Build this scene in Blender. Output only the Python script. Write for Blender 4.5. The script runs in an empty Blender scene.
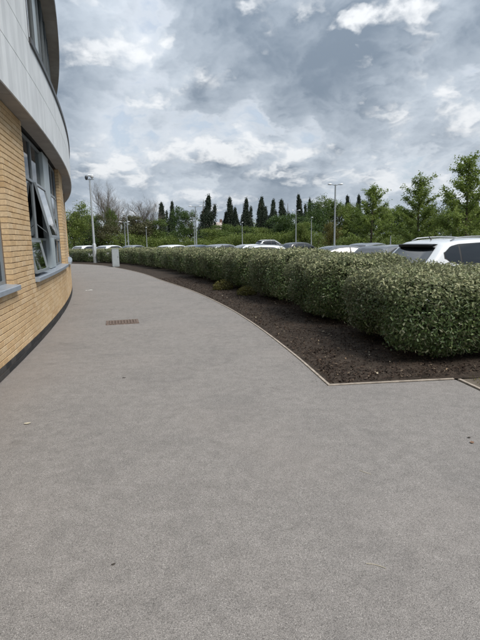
import bpy, bmesh, math, random
import numpy as np
from mathutils import Vector, Matrix
random.seed(7); RNG = np.random.default_rng(7)
R_ = math.radians
scn = bpy.context.scene
col = scn.collection

# ------------------------------------------------------------------ camera
CAM_H = 1.6; F_PX = 462.0; HOR = 240.1; ROLL = R_(1.0)
PITCH = math.atan((320 - HOR) / F_PX)
cd = bpy.data.cameras.new('camera'); cam = bpy.data.objects.new('camera', cd); col.objects.link(cam)
cd.sensor_fit = 'VERTICAL'; cd.sensor_height = 36.0; cd.lens = F_PX / 640 * 36
cd.clip_start = 0.05; cd.clip_end = 6000
cam.matrix_world = Matrix.Translation((0, 0, CAM_H)) @ Matrix.Rotation(math.pi/2 - PITCH, 4, 'X') @ Matrix.Rotation(-ROLL, 4, 'Z')
scn.camera = cam
scn.render.resolution_x = 768; scn.render.resolution_y = 1024

# ------------------------------------------------------------------ sky
SUN_AZ = R_(132)      # clockwise from +Y : to the right and behind the camera
SUN_EL = R_(50)
w = bpy.data.worlds.new('World'); scn.world = w; w.use_nodes = True
nt = w.node_tree; N = nt.nodes; L = nt.links
N.clear()
def wn(t, **k):
    n = N.new(t)
    for a, b in k.items(): setattr(n, a, b)
    return n
def wmath(op, a, b=None, c=None, clamp=False):
    n = N.new('ShaderNodeMath'); n.operation = op; n.use_clamp = clamp
    for i, v in enumerate((a, b, c)):
        if v is None: continue
        if isinstance(v, (int, float)): n.inputs[i].default_value = v
        else: L.new(v, n.inputs[i])
    return n.outputs[0]
tc = wn('ShaderNodeTexCoord'); sep = wn('ShaderNodeSeparateXYZ'); L.new(tc.outputs['Generated'], sep.inputs[0])
zc = wmath('MAXIMUM', sep.outputs[2], 0.0)
den = wmath('ADD', zc, 0.42)
cmb = wn('ShaderNodeCombineXYZ')
L.new(wmath('DIVIDE', sep.outputs[0], den), cmb.inputs[0]); L.new(wmath('DIVIDE', sep.outputs[1], den), cmb.inputs[1])
OX, OY = 899.90, 578.04                               # which stretch of the cloud field is overhead
def mapped(off, src=None):
    mp = wn('ShaderNodeMapping'); mp.inputs['Location'].default_value = off; L.new(src or cmb.outputs[0], mp.inputs[0]); return mp.outputs[0]
def cloudnoise(scale, off, detail, rough, dist):
    n = wn('ShaderNodeTexNoise', noise_dimensions='2D'); n.inputs['Scale'].default_value = scale; n.inputs['Detail'].default_value = detail
    n.inputs['Roughness'].default_value = rough; n.inputs['Distortion'].default_value = dist
    L.new(mapped(off), n.inputs['Vector']); return n
def smooth(v, a, b, lo=0.0, hi=1.0):
    m = wn('ShaderNodeMapRange', interpolation_type='SMOOTHSTEP'); m.inputs['From Min'].default_value = a; m.inputs['From Max'].default_value = b
    m.inputs['To Min'].default_value = lo; m.inputs['To Max'].default_value = hi; L.new(v, m.inputs[0]); return m.outputs[0]
SHIFT = .445
def density(dx, dy):
    """cloud thickness: large masses broken up by billows"""
    big = cloudnoise(1.3, (OX+dx, OY+dy, 0), 3, .5, .0).outputs[0]
    wob = cloudnoise(4.3, (OX+dx, OY+dy, 3.3), 7, .56, .0)
    v = wn('ShaderNodeTexVoronoi', feature='SMOOTH_F1', voronoi_dimensions='2D'); v.inputs['Scale'].default_value = 3.6; v.inputs['Smoothness'].default_value = .6
    v.inputs['Detail'].default_value = 3; v.inputs['Roughness'].default_value = .55; v.inputs['Lacunarity'].default_value = 2.3
    sc = wn('ShaderNodeVectorMath', operation='SCALE'); L.new(wob.outputs['Color'], sc.inputs[0]); sc.inputs['Scale'].default_value = .22
    ad = wn('ShaderNodeVectorMath', operation='ADD'); L.new(mapped((OX+dx, OY+dy, 1.0)), ad.inputs[0]); L.new(sc.outputs[0], ad.inputs[1])
    L.new(ad.outputs[0], v.inputs['Vector'])
    bil = wmath('SUBTRACT', .85, v.outputs['Distance'])
    return wmath('ADD', wmath('MULTIPLY', big, 1.05), wmath('ADD', wmath('MULTIPLY', bil, .34), wmath('MULTIPLY_ADD', wob.outputs[0], .42, SHIFT)))
D0 = density(0, 0); D1 = density(.03, -.085)        # the second is the same field a little higher up, towards the light
rim = wmath('SUBTRACT', D0, D1)
body = smooth(D0, .80, 1.02)
def colour(c):
    n = wn('ShaderNodeRGB'); n.outputs[0].default_value = (*c, 1); return n.outputs[0]
def vmix(a, b, f, mode='MIX'):
    n = wn('ShaderNodeMix', data_type='RGBA', blend_type=mode)
    if isinstance(f, (int, float)): n.inputs[0].default_value = f
    else: L.new(f, n.inputs[0])
    for i, v in ((6, a), (7, b)):
        if isinstance(v, tuple): n.inputs[i].default_value = (*v, 1)
        else: L.new(v, n.inputs[i])
    return n.outputs[2]
sky = wn('ShaderNodeTexSky', sky_type='NISHITA'); sky.sun_disc = False
sky.sun_elevation = SUN_EL; sky.sun_rotation = SUN_AZ; sky.air_density = 1.2; sky.dust_density = 1.5
skyc = vmix((0, 0, 0), sky.outputs[0], 0.13)                     # Nishita in the gaps
thin = vmix(skyc, (.55, .61, .69), .72)                          # thin high layer
core = vmix((.52, .58, .65), (.20, .25, .315), smooth(D0, .95, 1.33))     # thick cloud is darker below
core = vmix(core, (.81, .83, .85), smooth(wmath('SUBTRACT', rim, wmath('MULTIPLY', smooth(D0, 1.02, 1.34), .10)), -.01, .17, 0, .9))          # sunlit upper edges
core = vmix(core, (.20, .25, .315), smooth(wmath('MULTIPLY', rim, -1.0), -.02, .16, 0, .40))
mixc = vmix(thin, core, body)
edge = wmath('MULTIPLY', smooth(D0, .84, .92), wmath('SUBTRACT', 1.0, smooth(D0, .92, 1.02)))
mixc = vmix(mixc, (.74, .77, .81), wmath('MULTIPLY', edge, .35))             # bright translucent margins
# low towards the horizon the layers merge into a paler veil
mixc = vmix(mixc, (.56, .63, .71), smooth(zc, 0, .16, .6, 0))
# an overcast sky is brighter overhead than at the horizon
g3 = wn('ShaderNodeCombineXYZ'); gr = wmath('MULTIPLY_ADD', wmath('MULTIPLY', zc, zc), 1.4, 1.0)
for i in range(3): L.new(gr, g3.inputs[i])
fin = vmix(mixc, g3.outputs[0], 1.0, 'MULTIPLY')
bg = wn('ShaderNodeBackground'); L.new(fin, bg.inputs[0]); bg.inputs[1].default_value = 0.68
w.cycles.sampling_method = 'MANUAL'; w.cycles.sample_map_resolution = 512
out = wn('ShaderNodeOutputWorld'); L.new(bg.outputs[0], out.inputs[0])

# ------------------------------------------------------------------ sun, exposure
sl = bpy.data.lights.new('sun', 'SUN'); sl.energy = 2.2; sl.angle = R_(24); sl.color = (1, .95, .87)
so = bpy.data.objects.new('sun', sl); col.objects.link(so)
sd = Vector((math.sin(SUN_AZ)*math.cos(SUN_EL), math.cos(SUN_AZ)*math.cos(SUN_EL), math.sin(SUN_EL)))
so.rotation_euler = sd.to_track_quat('Z', 'Y').to_euler(); so.location = (20, -20, 40)
vs = scn.view_settings; vs.view_transform = 'Standard'; vs.look = 'None'; vs.exposure = 0.66; vs.gamma = 1.0; vs.use_curve_mapping = False
scn.cycles.max_bounces = 8; scn.cycles.transparent_max_bounces = 12

# ------------------------------------------------------------------ helpers
def ray(px, py):
    u, v = px - 240, 320 - py; c, s = math.cos(ROLL), math.sin(ROLL)
    u, v = u*c + v*s, -u*s + v*c
    return np.array([u/F_PX, math.cos(PITCH) + v/F_PX*math.sin(PITCH), -math.sin(PITCH) + v/F_PX*math.cos(PITCH)])
def ground_at(px, py, z=0.0):
    d = ray(px, py); t = (z - CAM_H)/d[2]; return Vector((d[0]*t, d[1]*t, z))
def at(px, py, dist):
    d = ray(px, py); t = dist/d[1]; return Vector((d[0]*t, dist, CAM_H + d[2]*t))
def project(P):
    x, y, z = P[0], P[1], P[2] - CAM_H
    zz = y*math.cos(PITCH) - z*math.sin(PITCH); b = y*math.sin(PITCH) + z*math.cos(PITCH)
    u, v = F_PX*x/zz, F_PX*b/zz; c, s = math.cos(ROLL), math.sin(ROLL)
    return 240 + u*c - v*s, 320 - (u*s + v*c)

def link(name, me, parent=None, mat=None):
    o = bpy.data.objects.new(name, me); col.objects.link(o)
    if parent: o.parent = parent
    if mat and me is not None and len(me.materials) == 0: me.materials.append(mat)
    return o
def empty(name, loc=(0, 0, 0), rz=0):
    o = bpy.data.objects.new(name, None); col.objects.link(o); o.location = loc; o.rotation_euler = (0, 0, rz)
    o.empty_display_size = .2
    return o
def tag(o, label=None, cat=None, group=None, kind=None):
    if label: o['label'] = label
    if cat: o['category'] = cat
    if group: o['group'] = group
    if kind: o['kind'] = kind
    return o
class MB:
    """collects simple solids into one mesh"""
    def __init__(s): s.v = []; s.f = []; s.a = []
    def add(s, vs, fs, tone=.5):
        n = len(s.v); s.v += [tuple(v) for v in vs]; s.f += [tuple(i+n for i in f) for f in fs]; s.a += [tone]*len(fs)
    def box(s, c, d, M=None, tone=.5):
        x, y, z = d[0]/2, d[1]/2, d[2]/2
        vs = [Vector((i*x, j*y, k*z)) for i in (-1, 1) for j in (-1, 1) for k in (-1, 1)]
        if M is not None: vs = [M @ v for v in vs]
        vs = [v + Vector(c) for v in vs]
        s.add(vs, [(0,1,3,2), (4,6,7,5), (0,4,5,1), (2,3,7,6), (0,2,6,4), (1,5,7,3)], tone)
    def tube(s, pts, rads, n=8, caps=True, tone=.5):
        pts = [Vector(p) for p in pts]; rings = []; prev = None
        for i, p in enumerate(pts):
            d = (pts[min(i+1, len(pts)-1)] - pts[max(i-1, 0)])
            d = d.normalized() if d.length > 1e-9 else Vector((0, 0, 1))
            up = Vector((0, 1, 0)) if abs(d.y) < .9 else Vector((1, 0, 0))
            a = d.cross(up).normalized(); b = d.cross(a).normalized(); r = rads[i] if isinstance(rads, (list, tuple)) else rads
            rings.append([p + a*math.cos(2*math.pi*k/n)*r + b*math.sin(2*math.pi*k/n)*r for k in range(n)])
        vs = [v for rr in rings for v in rr]; fs = []
        for i in range(len(pts)-1):
            for k in range(n):
                fs.append((i*n+k, i*n+(k+1) % n, (i+1)*n+(k+1) % n, (i+1)*n+k))
        if caps:
            fs.append(tuple(range(n))); fs.append(tuple(range((len(pts)-1)*n, len(pts)*n))[::-1])
        s.add(vs, fs, tone)
    def lathe(s, prof, n=20, M=None, tone=.5):
        vs = [Vector((r*math.cos(2*math.pi*k/n), r*math.sin(2*math.pi*k/n), z)) for r, z in prof for k in range(n)]
        if M is not None: vs = [M @ v for v in vs]
        fs = [(i*n+k, i*n+(k+1) % n, (i+1)*n+(k+1) % n, (i+1)*n+k) for i in range(len(prof)-1) for k in range(n)]
        s.add(vs, fs, tone)
    def grid(s, G, tone=.5, closed=False):
        nu, nv = len(G), len(G[0]); vs = [p for row in G for p in row]
        s.add(vs, [(i*nv+j, (i+1)*nv+j, (i+1)*nv+j+1, i*nv+j+1) for i in range(nu-1) for j in range(nv-1)], tone)
    def mesh(s, name='mesh', smooth=False, bevel=0, merge=0, attr=False):
        me = bpy.data.meshes.new(name); me.from_pydata([tuple(v) for v in s.v], [], s.f)
        if attr:
            at_ = me.attributes.new('tone', 'FLOAT', 'FACE'); at_.data.foreach_set('value', s.a)
        if bevel or merge:
            bm = bmesh.new(); bm.from_mesh(me)
            if merge: bmesh.ops.remove_doubles(bm, verts=bm.verts, dist=merge)
            bmesh.ops.recalc_face_normals(bm, faces=bm.faces)
            if bevel:
                es = [e for e in bm.edges if len(e.link_faces) == 2 and e.calc_face_angle(0) > .6]
                bmesh.ops.bevel(bm, geom=es, offset=bevel, segments=2, affect='EDGES', profile=.6)
            bm.to_mesh(me); bm.free()
        if smooth:
            me.shade_smooth()
            if smooth is not True: me.set_sharp_from_angle(angle=smooth)
        return me
    def build(s, name, mat, parent=None, **k):
        return link(name, s.mesh(name, **k), parent, mat)

# ------------------------------------------------------------------ materials
def nodes(name):
    m = bpy.data.materials.new(name); m.use_nodes = True
    return m, m.node_tree.nodes, m.node_tree.links, m.node_tree.nodes['Principled BSDF']
def mat(name, c, rough=.6, var=.12, scale=6, bump=0, bscale=60, metal=0, coat=0, spec=.5, vec='Object', detail=5, c2=None):
    m, n, l, p = nodes(name)
    t = n.new('ShaderNodeTexCoord'); nz = n.new('ShaderNodeTexNoise'); nz.inputs['Scale'].default_value = scale; nz.inputs['Detail'].default_value = detail
    l.new(t.outputs[vec], nz.inputs['Vector'])
    r = n.new('ShaderNodeValToRGB'); r.color_ramp.elements[0].position = .3; r.color_ramp.elements[1].position = .7
    c2 = c2 or tuple(min(1, v*(1+var)) for v in c)
    r.color_ramp.elements[0].color = (*[v*(1-var) for v in c], 1); r.color_ramp.elements[1].color = (*c2, 1)
    l.new(nz.outputs[0], r.inputs[0]); l.new(r.outputs[0], p.inputs['Base Color'])
    p.inputs['Roughness'].default_value = rough; p.inputs['Metallic'].default_value = metal
    p.inputs['Specular IOR Level'].default_value = spec; p.inputs['Coat Weight'].default_value = coat; p.inputs['Coat Roughness'].default_value = .05
    if bump:
        b = n.new('ShaderNodeTexNoise'); b.inputs['Scale'].default_value = bscale; b.inputs['Detail'].default_value = 4; l.new(t.outputs[vec], b.inputs['Vector'])
        bp = n.new('ShaderNodeBump'); bp.inputs['Strength'].default_value = bump; bp.inputs['Distance'].default_value = .01
        l.new(b.outputs[0], bp.inputs['Height']); l.new(bp.outputs[0], p.inputs['Normal'])
    return m
def mix_rgb(n, l, a, b, f, mode='MIX'):
    x = n.new('ShaderNodeMix'); x.data_type = 'RGBA'; x.blend_type = mode
    for i, v in ((0, f), (6, a), (7, b)):
        if isinstance(v, (int, float)): x.inputs[i].default_value = v
        elif isinstance(v, tuple): x.inputs[i].default_value = (*v, 1)
        else: l.new(v, x.inputs[i])
    return x.outputs[2]
def ramp_(n, l, src, stops):
    r = n.new('ShaderNodeValToRGB'); e = r.color_ramp.elements
    e[0].position, e[0].color = stops[0][0], (*stops[0][1], 1); e[1].position, e[1].color = stops[-1][0], (*stops[-1][1], 1)
    for p, c in stops[1:-1]:
        q = e.new(p); q.color = (*c, 1)
    l.new(src, r.inputs[0]); return r.outputs[0]
def noise_(n, l, v, scale, detail=4, rough=.5, dist=0):
    z = n.new('ShaderNodeTexNoise'); z.inputs['Scale'].default_value = scale; z.inputs['Detail'].default_value = detail
    z.inputs['Roughness'].default_value = rough; z.inputs['Distortion'].default_value = dist; l.new(v, z.inputs['Vector']); return z.outputs[0]

def tarmac_mat(name, base, warm, wall_dirt=False):
    m, n, l, p = nodes(name)
    t = n.new('ShaderNodeTexCoord').outputs['Object']
    vor = n.new('ShaderNodeTexVoronoi'); vor.inputs['Scale'].default_value = 255; l.new(t, vor.inputs['Vector'])
    sp_ = n.new('ShaderNodeSeparateColor'); l.new(vor.outputs['Color'], sp_.inputs[0])
    stone = ramp_(n, l, sp_.outputs[0], [(0, tuple(v*.6 for v in base)), (.12, tuple(v*.86 for v in base)), (.5, base), (.9, tuple(v*1.14 for v in base)), (.965, tuple(v*1.25 for v in base)), (1, tuple(v*1.8 for v in base))])
    gap = ramp_(n, l, vor.outputs['Distance'], [(.35, (1, 1, 1)), (.8, (.55, .55, .55))])
    c = mix_rgb(n, l, stone, gap, 1.0, 'MULTIPLY')
    grit = noise_(n, l, t, 420, 2, .6)
    c = mix_rgb(n, l, c, ramp_(n, l, grit, [(.35, (.8, .8, .8)), (.7, (1.2, 1.2, 1.2))]), .8, 'MULTIPLY')
    blot = noise_(n, l, t, 1.3, 6, .6, .6)
    c = mix_rgb(n, l, c, ramp_(n, l, blot, [(.32, (.91, .91, .91)), (.5, (1, .995, .99)), (.7, (1.06, 1.055, 1.05))]), 1.0, 'MULTIPLY')
    b2 = noise_(n, l, t, 9, 5, .65)
    c = mix_rgb(n, l, c, ramp_(n, l, b2, [(.35, (.88, .88, .88)), (.65, (1.07, 1.07, 1.07))]), 1.0, 'MULTIPLY')
    b3 = noise_(n, l, t, .45, 3, .5)
    c = mix_rgb(n, l, c, warm, ramp_(n, l, b3, [(.5, (0, 0, 0)), (.72, (.22, .22, .22))]))
    if wall_dirt:      # silt washed up against the curved wall, and a few old stains
        vl = n.new('ShaderNodeVectorMath'); vl.operation = 'DISTANCE'; l.new(t, vl.inputs[0]); vl.inputs[1].default_value = (-77.1216, -9.52205, 0)
        mr = n.new('ShaderNodeMapRange'); mr.inputs['From Min'].default_value = 75.75; mr.inputs['From Max'].default_value = 76.5; mr.inputs['To Min'].default_value = .6; mr.inputs['To Max'].default_value = 0; l.new(vl.outputs['Value'], mr.inputs[0])
        mu = n.new('ShaderNodeMath'); mu.operation = 'MULTIPLY'; l.new(mr.outputs[0], mu.inputs[0]); l.new(noise_(n, l, t, 3.5, 6, .65), mu.inputs[1])
        c = mix_rgb(n, l, c, (.225, .19, .165), mu.outputs[0])
        st = ramp_(n, l, noise_(n, l, t, 2.4, 3, .45, .4), [(.66, (1, 1, 1)), (.74, (.86, .855, .85))]); c = mix_rgb(n, l, c, st, 1.0, 'MULTIPLY')
    l.new(c, p.inputs['Base Color']); p.inputs['Roughness'].default_value = .9; p.inputs['Specular IOR Level'].default_value = .25
    bp = n.new('ShaderNodeBump'); bp.inputs['Strength'].default_value = .55; bp.inputs['Distance'].default_value = .004
    l.new(vor.outputs['Distance'], bp.inputs['Height']); bp.invert = True; l.new(bp.outputs[0], p.inputs['Normal'])
    return m
M = {}
M['tarmac'] = tarmac_mat('tarmac', (.300, .281, .266), (.33, .288, .262), True)
M['carpark'] = tarmac_mat('carpark_tarmac', (.12, .118, .115), (.13, .12, .11))
M['soil'] = mat('soil', (.047, .036, .028), .95, .45, 9, 1.0, 70, spec=.2, detail=9)
M['grass'] = mat('rough_grass', (.060, .085, .026), .9, .4, 1.2, .8, 40, spec=.2, detail=8)
M['verge'] = mat('worn_verge', (.12, .098, .08), .95, .3, 5, .9, 60, spec=.2, detail=8, c2=(.17, .145, .115))
M['edging'] = mat('edging', (.36, .31, .26), .85, .3, 14, .4, 90, spec=.3)
M['mortar'] = mat('mortar', (.215, .155, .11), .95, .25, 30, .5, 200, spec=.2)
M['render'] = mat('white_render', (.70, .725, .745), .55, .07, 2.2, .08, 300, spec=.4)
_m = M['render']; _n, _l = _m.node_tree.nodes, _m.node_tree.links; _p = _n['Principled BSDF']
_t = _n.new('ShaderNodeTexCoord'); _mp = _n.new('ShaderNodeMapping'); _mp.inputs['Scale'].default_value = (7, 7, .35); _l.new(_t.outputs['Object'], _mp.inputs[0])
_src = _p.inputs['Base Color'].links[0].from_socket
_l.new(mix_rgb(_n, _l, _src, ramp_(_n, _l, noise_(_n, _l, _mp.outputs[0], 1.0, 5, .6), [(.38, (.86, .865, .87)), (.6, (1.02, 1.02, 1.02))]), 1.0, 'MULTIPLY'), _p.inputs['Base Color'])
M['soffit'] = mat('soffit_board', (.33, .305, .28), .8, .1, 5, spec=.3)
M['flash'] = mat('dark_flashing', (.055, .058, .062), .45, .2, 10, metal=.0)
M['joint'] = mat('joint', (.03, .03, .03), .9)
M['alu'] = mat('window_aluminium', (.19, .215, .235), .38, .06, 8, spec=.5)
M['alu_dark'] = mat('dark_aluminium', (.10, .115, .125), .4, .1, 8)
M['alu_pale'] = mat('pale_panel', (.40, .455, .485), .42, .07, 4)
M['sill'] = mat('sill_metal', (.27, .31, .36), .35, .1, 9, spec=.5)
M['blind'] = mat('blind_fabric', (.26, .265, .27), .85, .25, 40)
M['plaster'] = mat('interior_plaster', (.35, .34, .32), .9)
M['carpet'] = mat('interior_carpet', (.06, .065, .075), .95)
M['rust'] = mat('rusty_iron', (.13, .085, .065), .8, .45, 30, .5, 150, c2=(.23, .175, .145), spec=.4)
M['rust_dark'] = mat('rust_dark', (.095, .066, .052), .9, .4, 40)
M['galv'] = mat('galvanised_steel', (.42, .45, .47), .45, .12, 12, metal=.35)
M['pole_dark'] = mat('grey_pole_paint', (.22, .24, .25), .5, .1, 12)
M['lamp_white'] = mat('lamp_housing', (.62, .64, .66), .4, .06, 12)
M['lamp_black'] = mat('camera_housing', (.06, .065, .07), .4, .1, 12)
M['cabinet'] = mat('cabinet_paint', (.33, .365, .385), .5, .08, 6)
M['bark'] = mat('bark', (.085, .068, .052), .95, .35, 14, .8, 40, spec=.2)
M['bark_grey'] = mat('grey_twigs', (.17, .145, .12), .95, .25, 14, spec=.2)
M['paper'] = mat('paper', (.72, .72, .70), .8, .05, 30)
M['straw'] = mat('straw', (.50, .45, .34), .8, .1, 60)
M['rubber'] = mat('rubber', (.02, .02, .021), .8)
M['rim'] = mat('alloy_rim', (.42, .43, .44), .35, .05, 8, metal=.8)
M['black_plastic'] = mat('black_plastic', (.018, .018, .019), .5)
M['redlens'] = mat('red_lens', (.30, .015, .015), .15, .1, 8, coat=.6)
M['clearlens'] = mat('clear_lens', (.55, .57, .6), .1, .1, 8, coat=.6)
M['plate'] = mat('number_plate', (.62, .52, .08), .5)
M['tile_roof'] = mat('roof_tiles', (.16, .10, .08), .9, .2, 3)
M['house_wall'] = mat('house_wall', (.42, .36, .33), .9, .08, 2)

def glass_mat(name, tint, refl_rough=.02):
    m, n, l, p = nodes(name); n.remove(p)
    o = n['Material Output']; tr = n.new('ShaderNodeBsdfTransparent'); tr.inputs[0].default_value = (*tint, 1)
    gl = n.new('ShaderNodeBsdfGlossy'); gl.inputs['Roughness'].default_value = refl_rough
    fr = n.new('ShaderNodeFresnel'); fr.inputs[0].default_value = 1.75
    t = n.new('ShaderNodeTexCoord'); nz = noise_(n, l, t.outputs['Object'], 2.2, 2)
    bp = n.new('ShaderNodeBump'); bp.inputs['Strength'].default_value = .04; bp.inputs['Distance'].default_value = .02; l.new(nz, bp.inputs['Height'])
    l.new(bp.outputs[0], gl.inputs['Normal'])
    mx = n.new('ShaderNodeMixShader'); l.new(fr.outputs[0], mx.inputs[0]); l.new(tr.outputs[0], mx.inputs[1]); l.new(gl.outputs[0], mx.inputs[2])
    l.new(mx.outputs[0], o.inputs[0]); return m
M['glass'] = glass_mat('window_glass', (.72, .76, .76))
M['car_glass'] = mat('tinted_glass', (.012, .014, .016), .06, .2, 2, coat=1.0, spec=.6)
def paint(name, c, metal=0):
    return mat(name, c, .3, .03, 3, coat=1.0, metal=metal, spec=.5)

def brick_mat(name, use_attr, stops):
    m, n, l, p = nodes(name)
    t = n.new('ShaderNodeTexCoord')
    if use_attr:
        a = n.new('ShaderNodeAttribute'); a.attribute_name = 'tone'; src = a.outputs['Fac']; vec = t.outputs['Object']
    else:
        a = n.new('ShaderNodeObjectInfo'); src = a.outputs['Random']
        ad = n.new('ShaderNodeVectorMath'); ad.operation = 'ADD'; l.new(t.outputs['Object'], ad.inputs[0]); l.new(a.outputs['Location'], ad.inputs[1]); vec = ad.outputs[0]
    c = ramp_(n, l, src, stops)
    nz = noise_(n, l, vec, 26, 6, .65)
    c = mix_rgb(n, l, c, ramp_(n, l, nz, [(.3, (.80, .78, .75)), (.55, (1, 1, 1)), (.75, (1.13, 1.12, 1.1))]), 1.0, 'MULTIPLY')
    big = noise_(n, l, vec, 1.1, 4, .6)
    c = mix_rgb(n, l, c, ramp_(n, l, big, [(.35, (.9, .88, .86)), (.65, (1.05, 1.05, 1.05))]), 1.0, 'MULTIPLY')
    l.new(c, p.inputs['Base Color']); p.inputs['Roughness'].default_value = .9; p.inputs['Specular IOR Level'].default_value = .2
    bz = noise_(n, l, vec, 130, 4, .6)
    bp = n.new('ShaderNodeBump'); bp.inputs['Strength'].default_value = .4; bp.inputs['Distance'].default_value = .003; l.new(bz, bp.inputs['Height']); l.new(bp.outputs[0], p.inputs['Normal'])
    return m
BUFF = [(0, (.55, .385, .22)), (.25, (.585, .425, .25)), (.6, (.61, .455, .28)), (.85, (.63, .485, .315)), (1, (.56, .40, .24))]
DARK = [(0, (.035, .036, .038)), (.5, (.05, .05, .052)), (1, (.075, .072, .07))]
M['brick'] = brick_mat('buff_brick', False, BUFF); M['brick_far'] = brick_mat('buff_brick_far', True, BUFF)
M['dbrick'] = brick_mat('blue_brick', False, DARK); M['dbrick_far'] = brick_mat('blue_brick_far', True, DARK)

def leaf_mat(name, stops, under=None, trans=.36, pale=None, rough=.45, spec=.4):
    m, n, l, p = nodes(name)
    a = n.new('ShaderNodeAttribute'); a.attribute_name = 'tone'
    c = ramp_(n, l, a.outputs['Fac'], stops)
    if pale:
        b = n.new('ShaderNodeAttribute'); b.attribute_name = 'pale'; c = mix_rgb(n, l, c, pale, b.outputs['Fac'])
    if under:
        g = n.new('ShaderNodeNewGeometry'); c = mix_rgb(n, l, c, under, g.outputs['Backfacing'])
    l.new(c, p.inputs['Base Color']); p.inputs['Roughness'].default_value = rough; p.inputs['Specular IOR Level'].default_value = spec
    tr = n.new('ShaderNodeBsdfTranslucent'); l.new(c, tr.inputs[0])
    mx = n.new('ShaderNodeMixShader'); mx.inputs[0].default_value = trans; l.new(p.outputs[0], mx.inputs[1]); l.new(tr.outputs[0], mx.inputs[2])
    l.new(mx.outputs[0], n['Material Output'].inputs[0]); return m
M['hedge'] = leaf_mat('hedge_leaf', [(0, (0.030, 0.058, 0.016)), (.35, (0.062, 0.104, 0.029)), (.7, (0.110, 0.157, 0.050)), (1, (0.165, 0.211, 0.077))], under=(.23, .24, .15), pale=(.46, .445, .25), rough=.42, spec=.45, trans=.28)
M['leaf_spring'] = leaf_mat('leaf_spring', [(0, (0.133, 0.194, 0.036)), (.5, (0.194, 0.259, 0.056)), (1, (0.255, 0.313, 0.084))], trans=.45)
M['leaf_mid'] = leaf_mat('leaf_mid', [(0, (0.062, 0.104, 0.022)), (.5, (0.110, 0.163, 0.036)), (1, (0.162, 0.212, 0.054))])
M['leaf_bright'] = leaf_mat('leaf_bright', [(0, (0.106, 0.155, 0.029)), (.5, (0.157, 0.207, 0.044)), (1, (0.213, 0.253, 0.068))])
M['leaf_dark'] = leaf_mat('leaf_dark', [(0, (0.040, 0.076, 0.020)), (.5, (0.067, 0.115, 0.029)), (1, (0.105, 0.155, 0.041))])
M['conifer'] = leaf_mat('conifer', [(0, (.014, .024, .015)), (.5, (.022, .035, .020)), (1, (.034, .048, .026))], trans=.05, rough=.7)
M['leaf_brown'] = leaf_mat('leaf_brown', [(0, (.07, .07, .03)), (.5, (.10, .10, .045)), (1, (.14, .135, .065))])
M['leaf_gold'] = leaf_mat('leaf_gold', [(0, (.09, .085, .02)), (.5, (.15, .14, .035)), (1, (.21, .19, .055))])
M['chip'] = leaf_mat('bark_chip', [(0, (.022, .014, .011)), (.5, (.045, .031, .024)), (.9, (.075, .052, .038)), (1, (.19, .15, .11))], trans=0, rough=.9, spec=.2)
M['litter'] = leaf_mat('leaf_litter', [(0, (.16, .10, .06)), (.5, (.30, .23, .15)), (1, (.45, .40, .30))], trans=0, rough=.8)

# ------------------------------------------------------------------ leaf clouds
def leaf_mesh(name, P, Nn, ln, wd, tone, pale=None, six=False, fold=.25, T=None):
    n = len(P)
    Nn = Nn/np.maximum(np.linalg.norm(Nn, axis=1, keepdims=True), 1e-9)
    if T is None: T = RNG.normal(size=(n, 3))
    T = T - Nn*np.sum(T*Nn, 1, keepdims=True); T /= np.maximum(np.linalg.norm(T, axis=1, keepdims=True), 1e-9)
    B = np.cross(Nn, T); ln = np.asarray(ln).reshape(-1, 1)*np.ones((n, 1)); wd = np.asarray(wd).reshape(-1, 1)*np.ones((n, 1))
    if six:
        V = np.stack([P - T*ln*.5, P - T*ln*.18 + B*wd*.5 + Nn*wd*fold, P + T*ln*.2 + B*wd*.42 + Nn*wd*fold*.7, P + T*ln*.5 - Nn*ln*.08,
                      P + T*ln*.2 - B*wd*.42 + Nn*wd*fold*.7, P - T*ln*.18 - B*wd*.5 + Nn*wd*fold], 1).reshape(-1, 3)
        k = 6; faces = np.array([[0, 3, 2, 1], [0, 5, 4, 3]])
    else:
        V = np.stack([P - T*ln*.5, P + B*wd*.5 + Nn*wd*fold, P + T*ln*.5, P - B*wd*.5 + Nn*wd*fold], 1).reshape(-1, 3)
        k = 4; faces = np.array([[0, 2, 1], [0, 3, 2]])
    F = (np.arange(n)[:, None, None]*k + faces[None]).reshape(-1, faces.shape[1])
    me = bpy.data.meshes.new(name); me.vertices.add(len(V)); me.vertices.foreach_set('co', V.ravel().astype(np.float32))
    nf, fv = F.shape; me.loops.add(nf*fv); me.loops.foreach_set('vertex_index', F.ravel().astype(np.int32))
    me.polygons.add(nf); me.polygons.foreach_set('loop_start', np.arange(0, nf*fv, fv, dtype=np.int32))
    me.update(calc_edges=True)
    a = me.attributes.new('tone', 'FLOAT', 'FACE'); a.data.foreach_set('value', np.repeat(tone, 2).astype(np.float32))
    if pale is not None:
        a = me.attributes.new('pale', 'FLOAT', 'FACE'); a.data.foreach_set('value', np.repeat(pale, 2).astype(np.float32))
    return me

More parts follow.
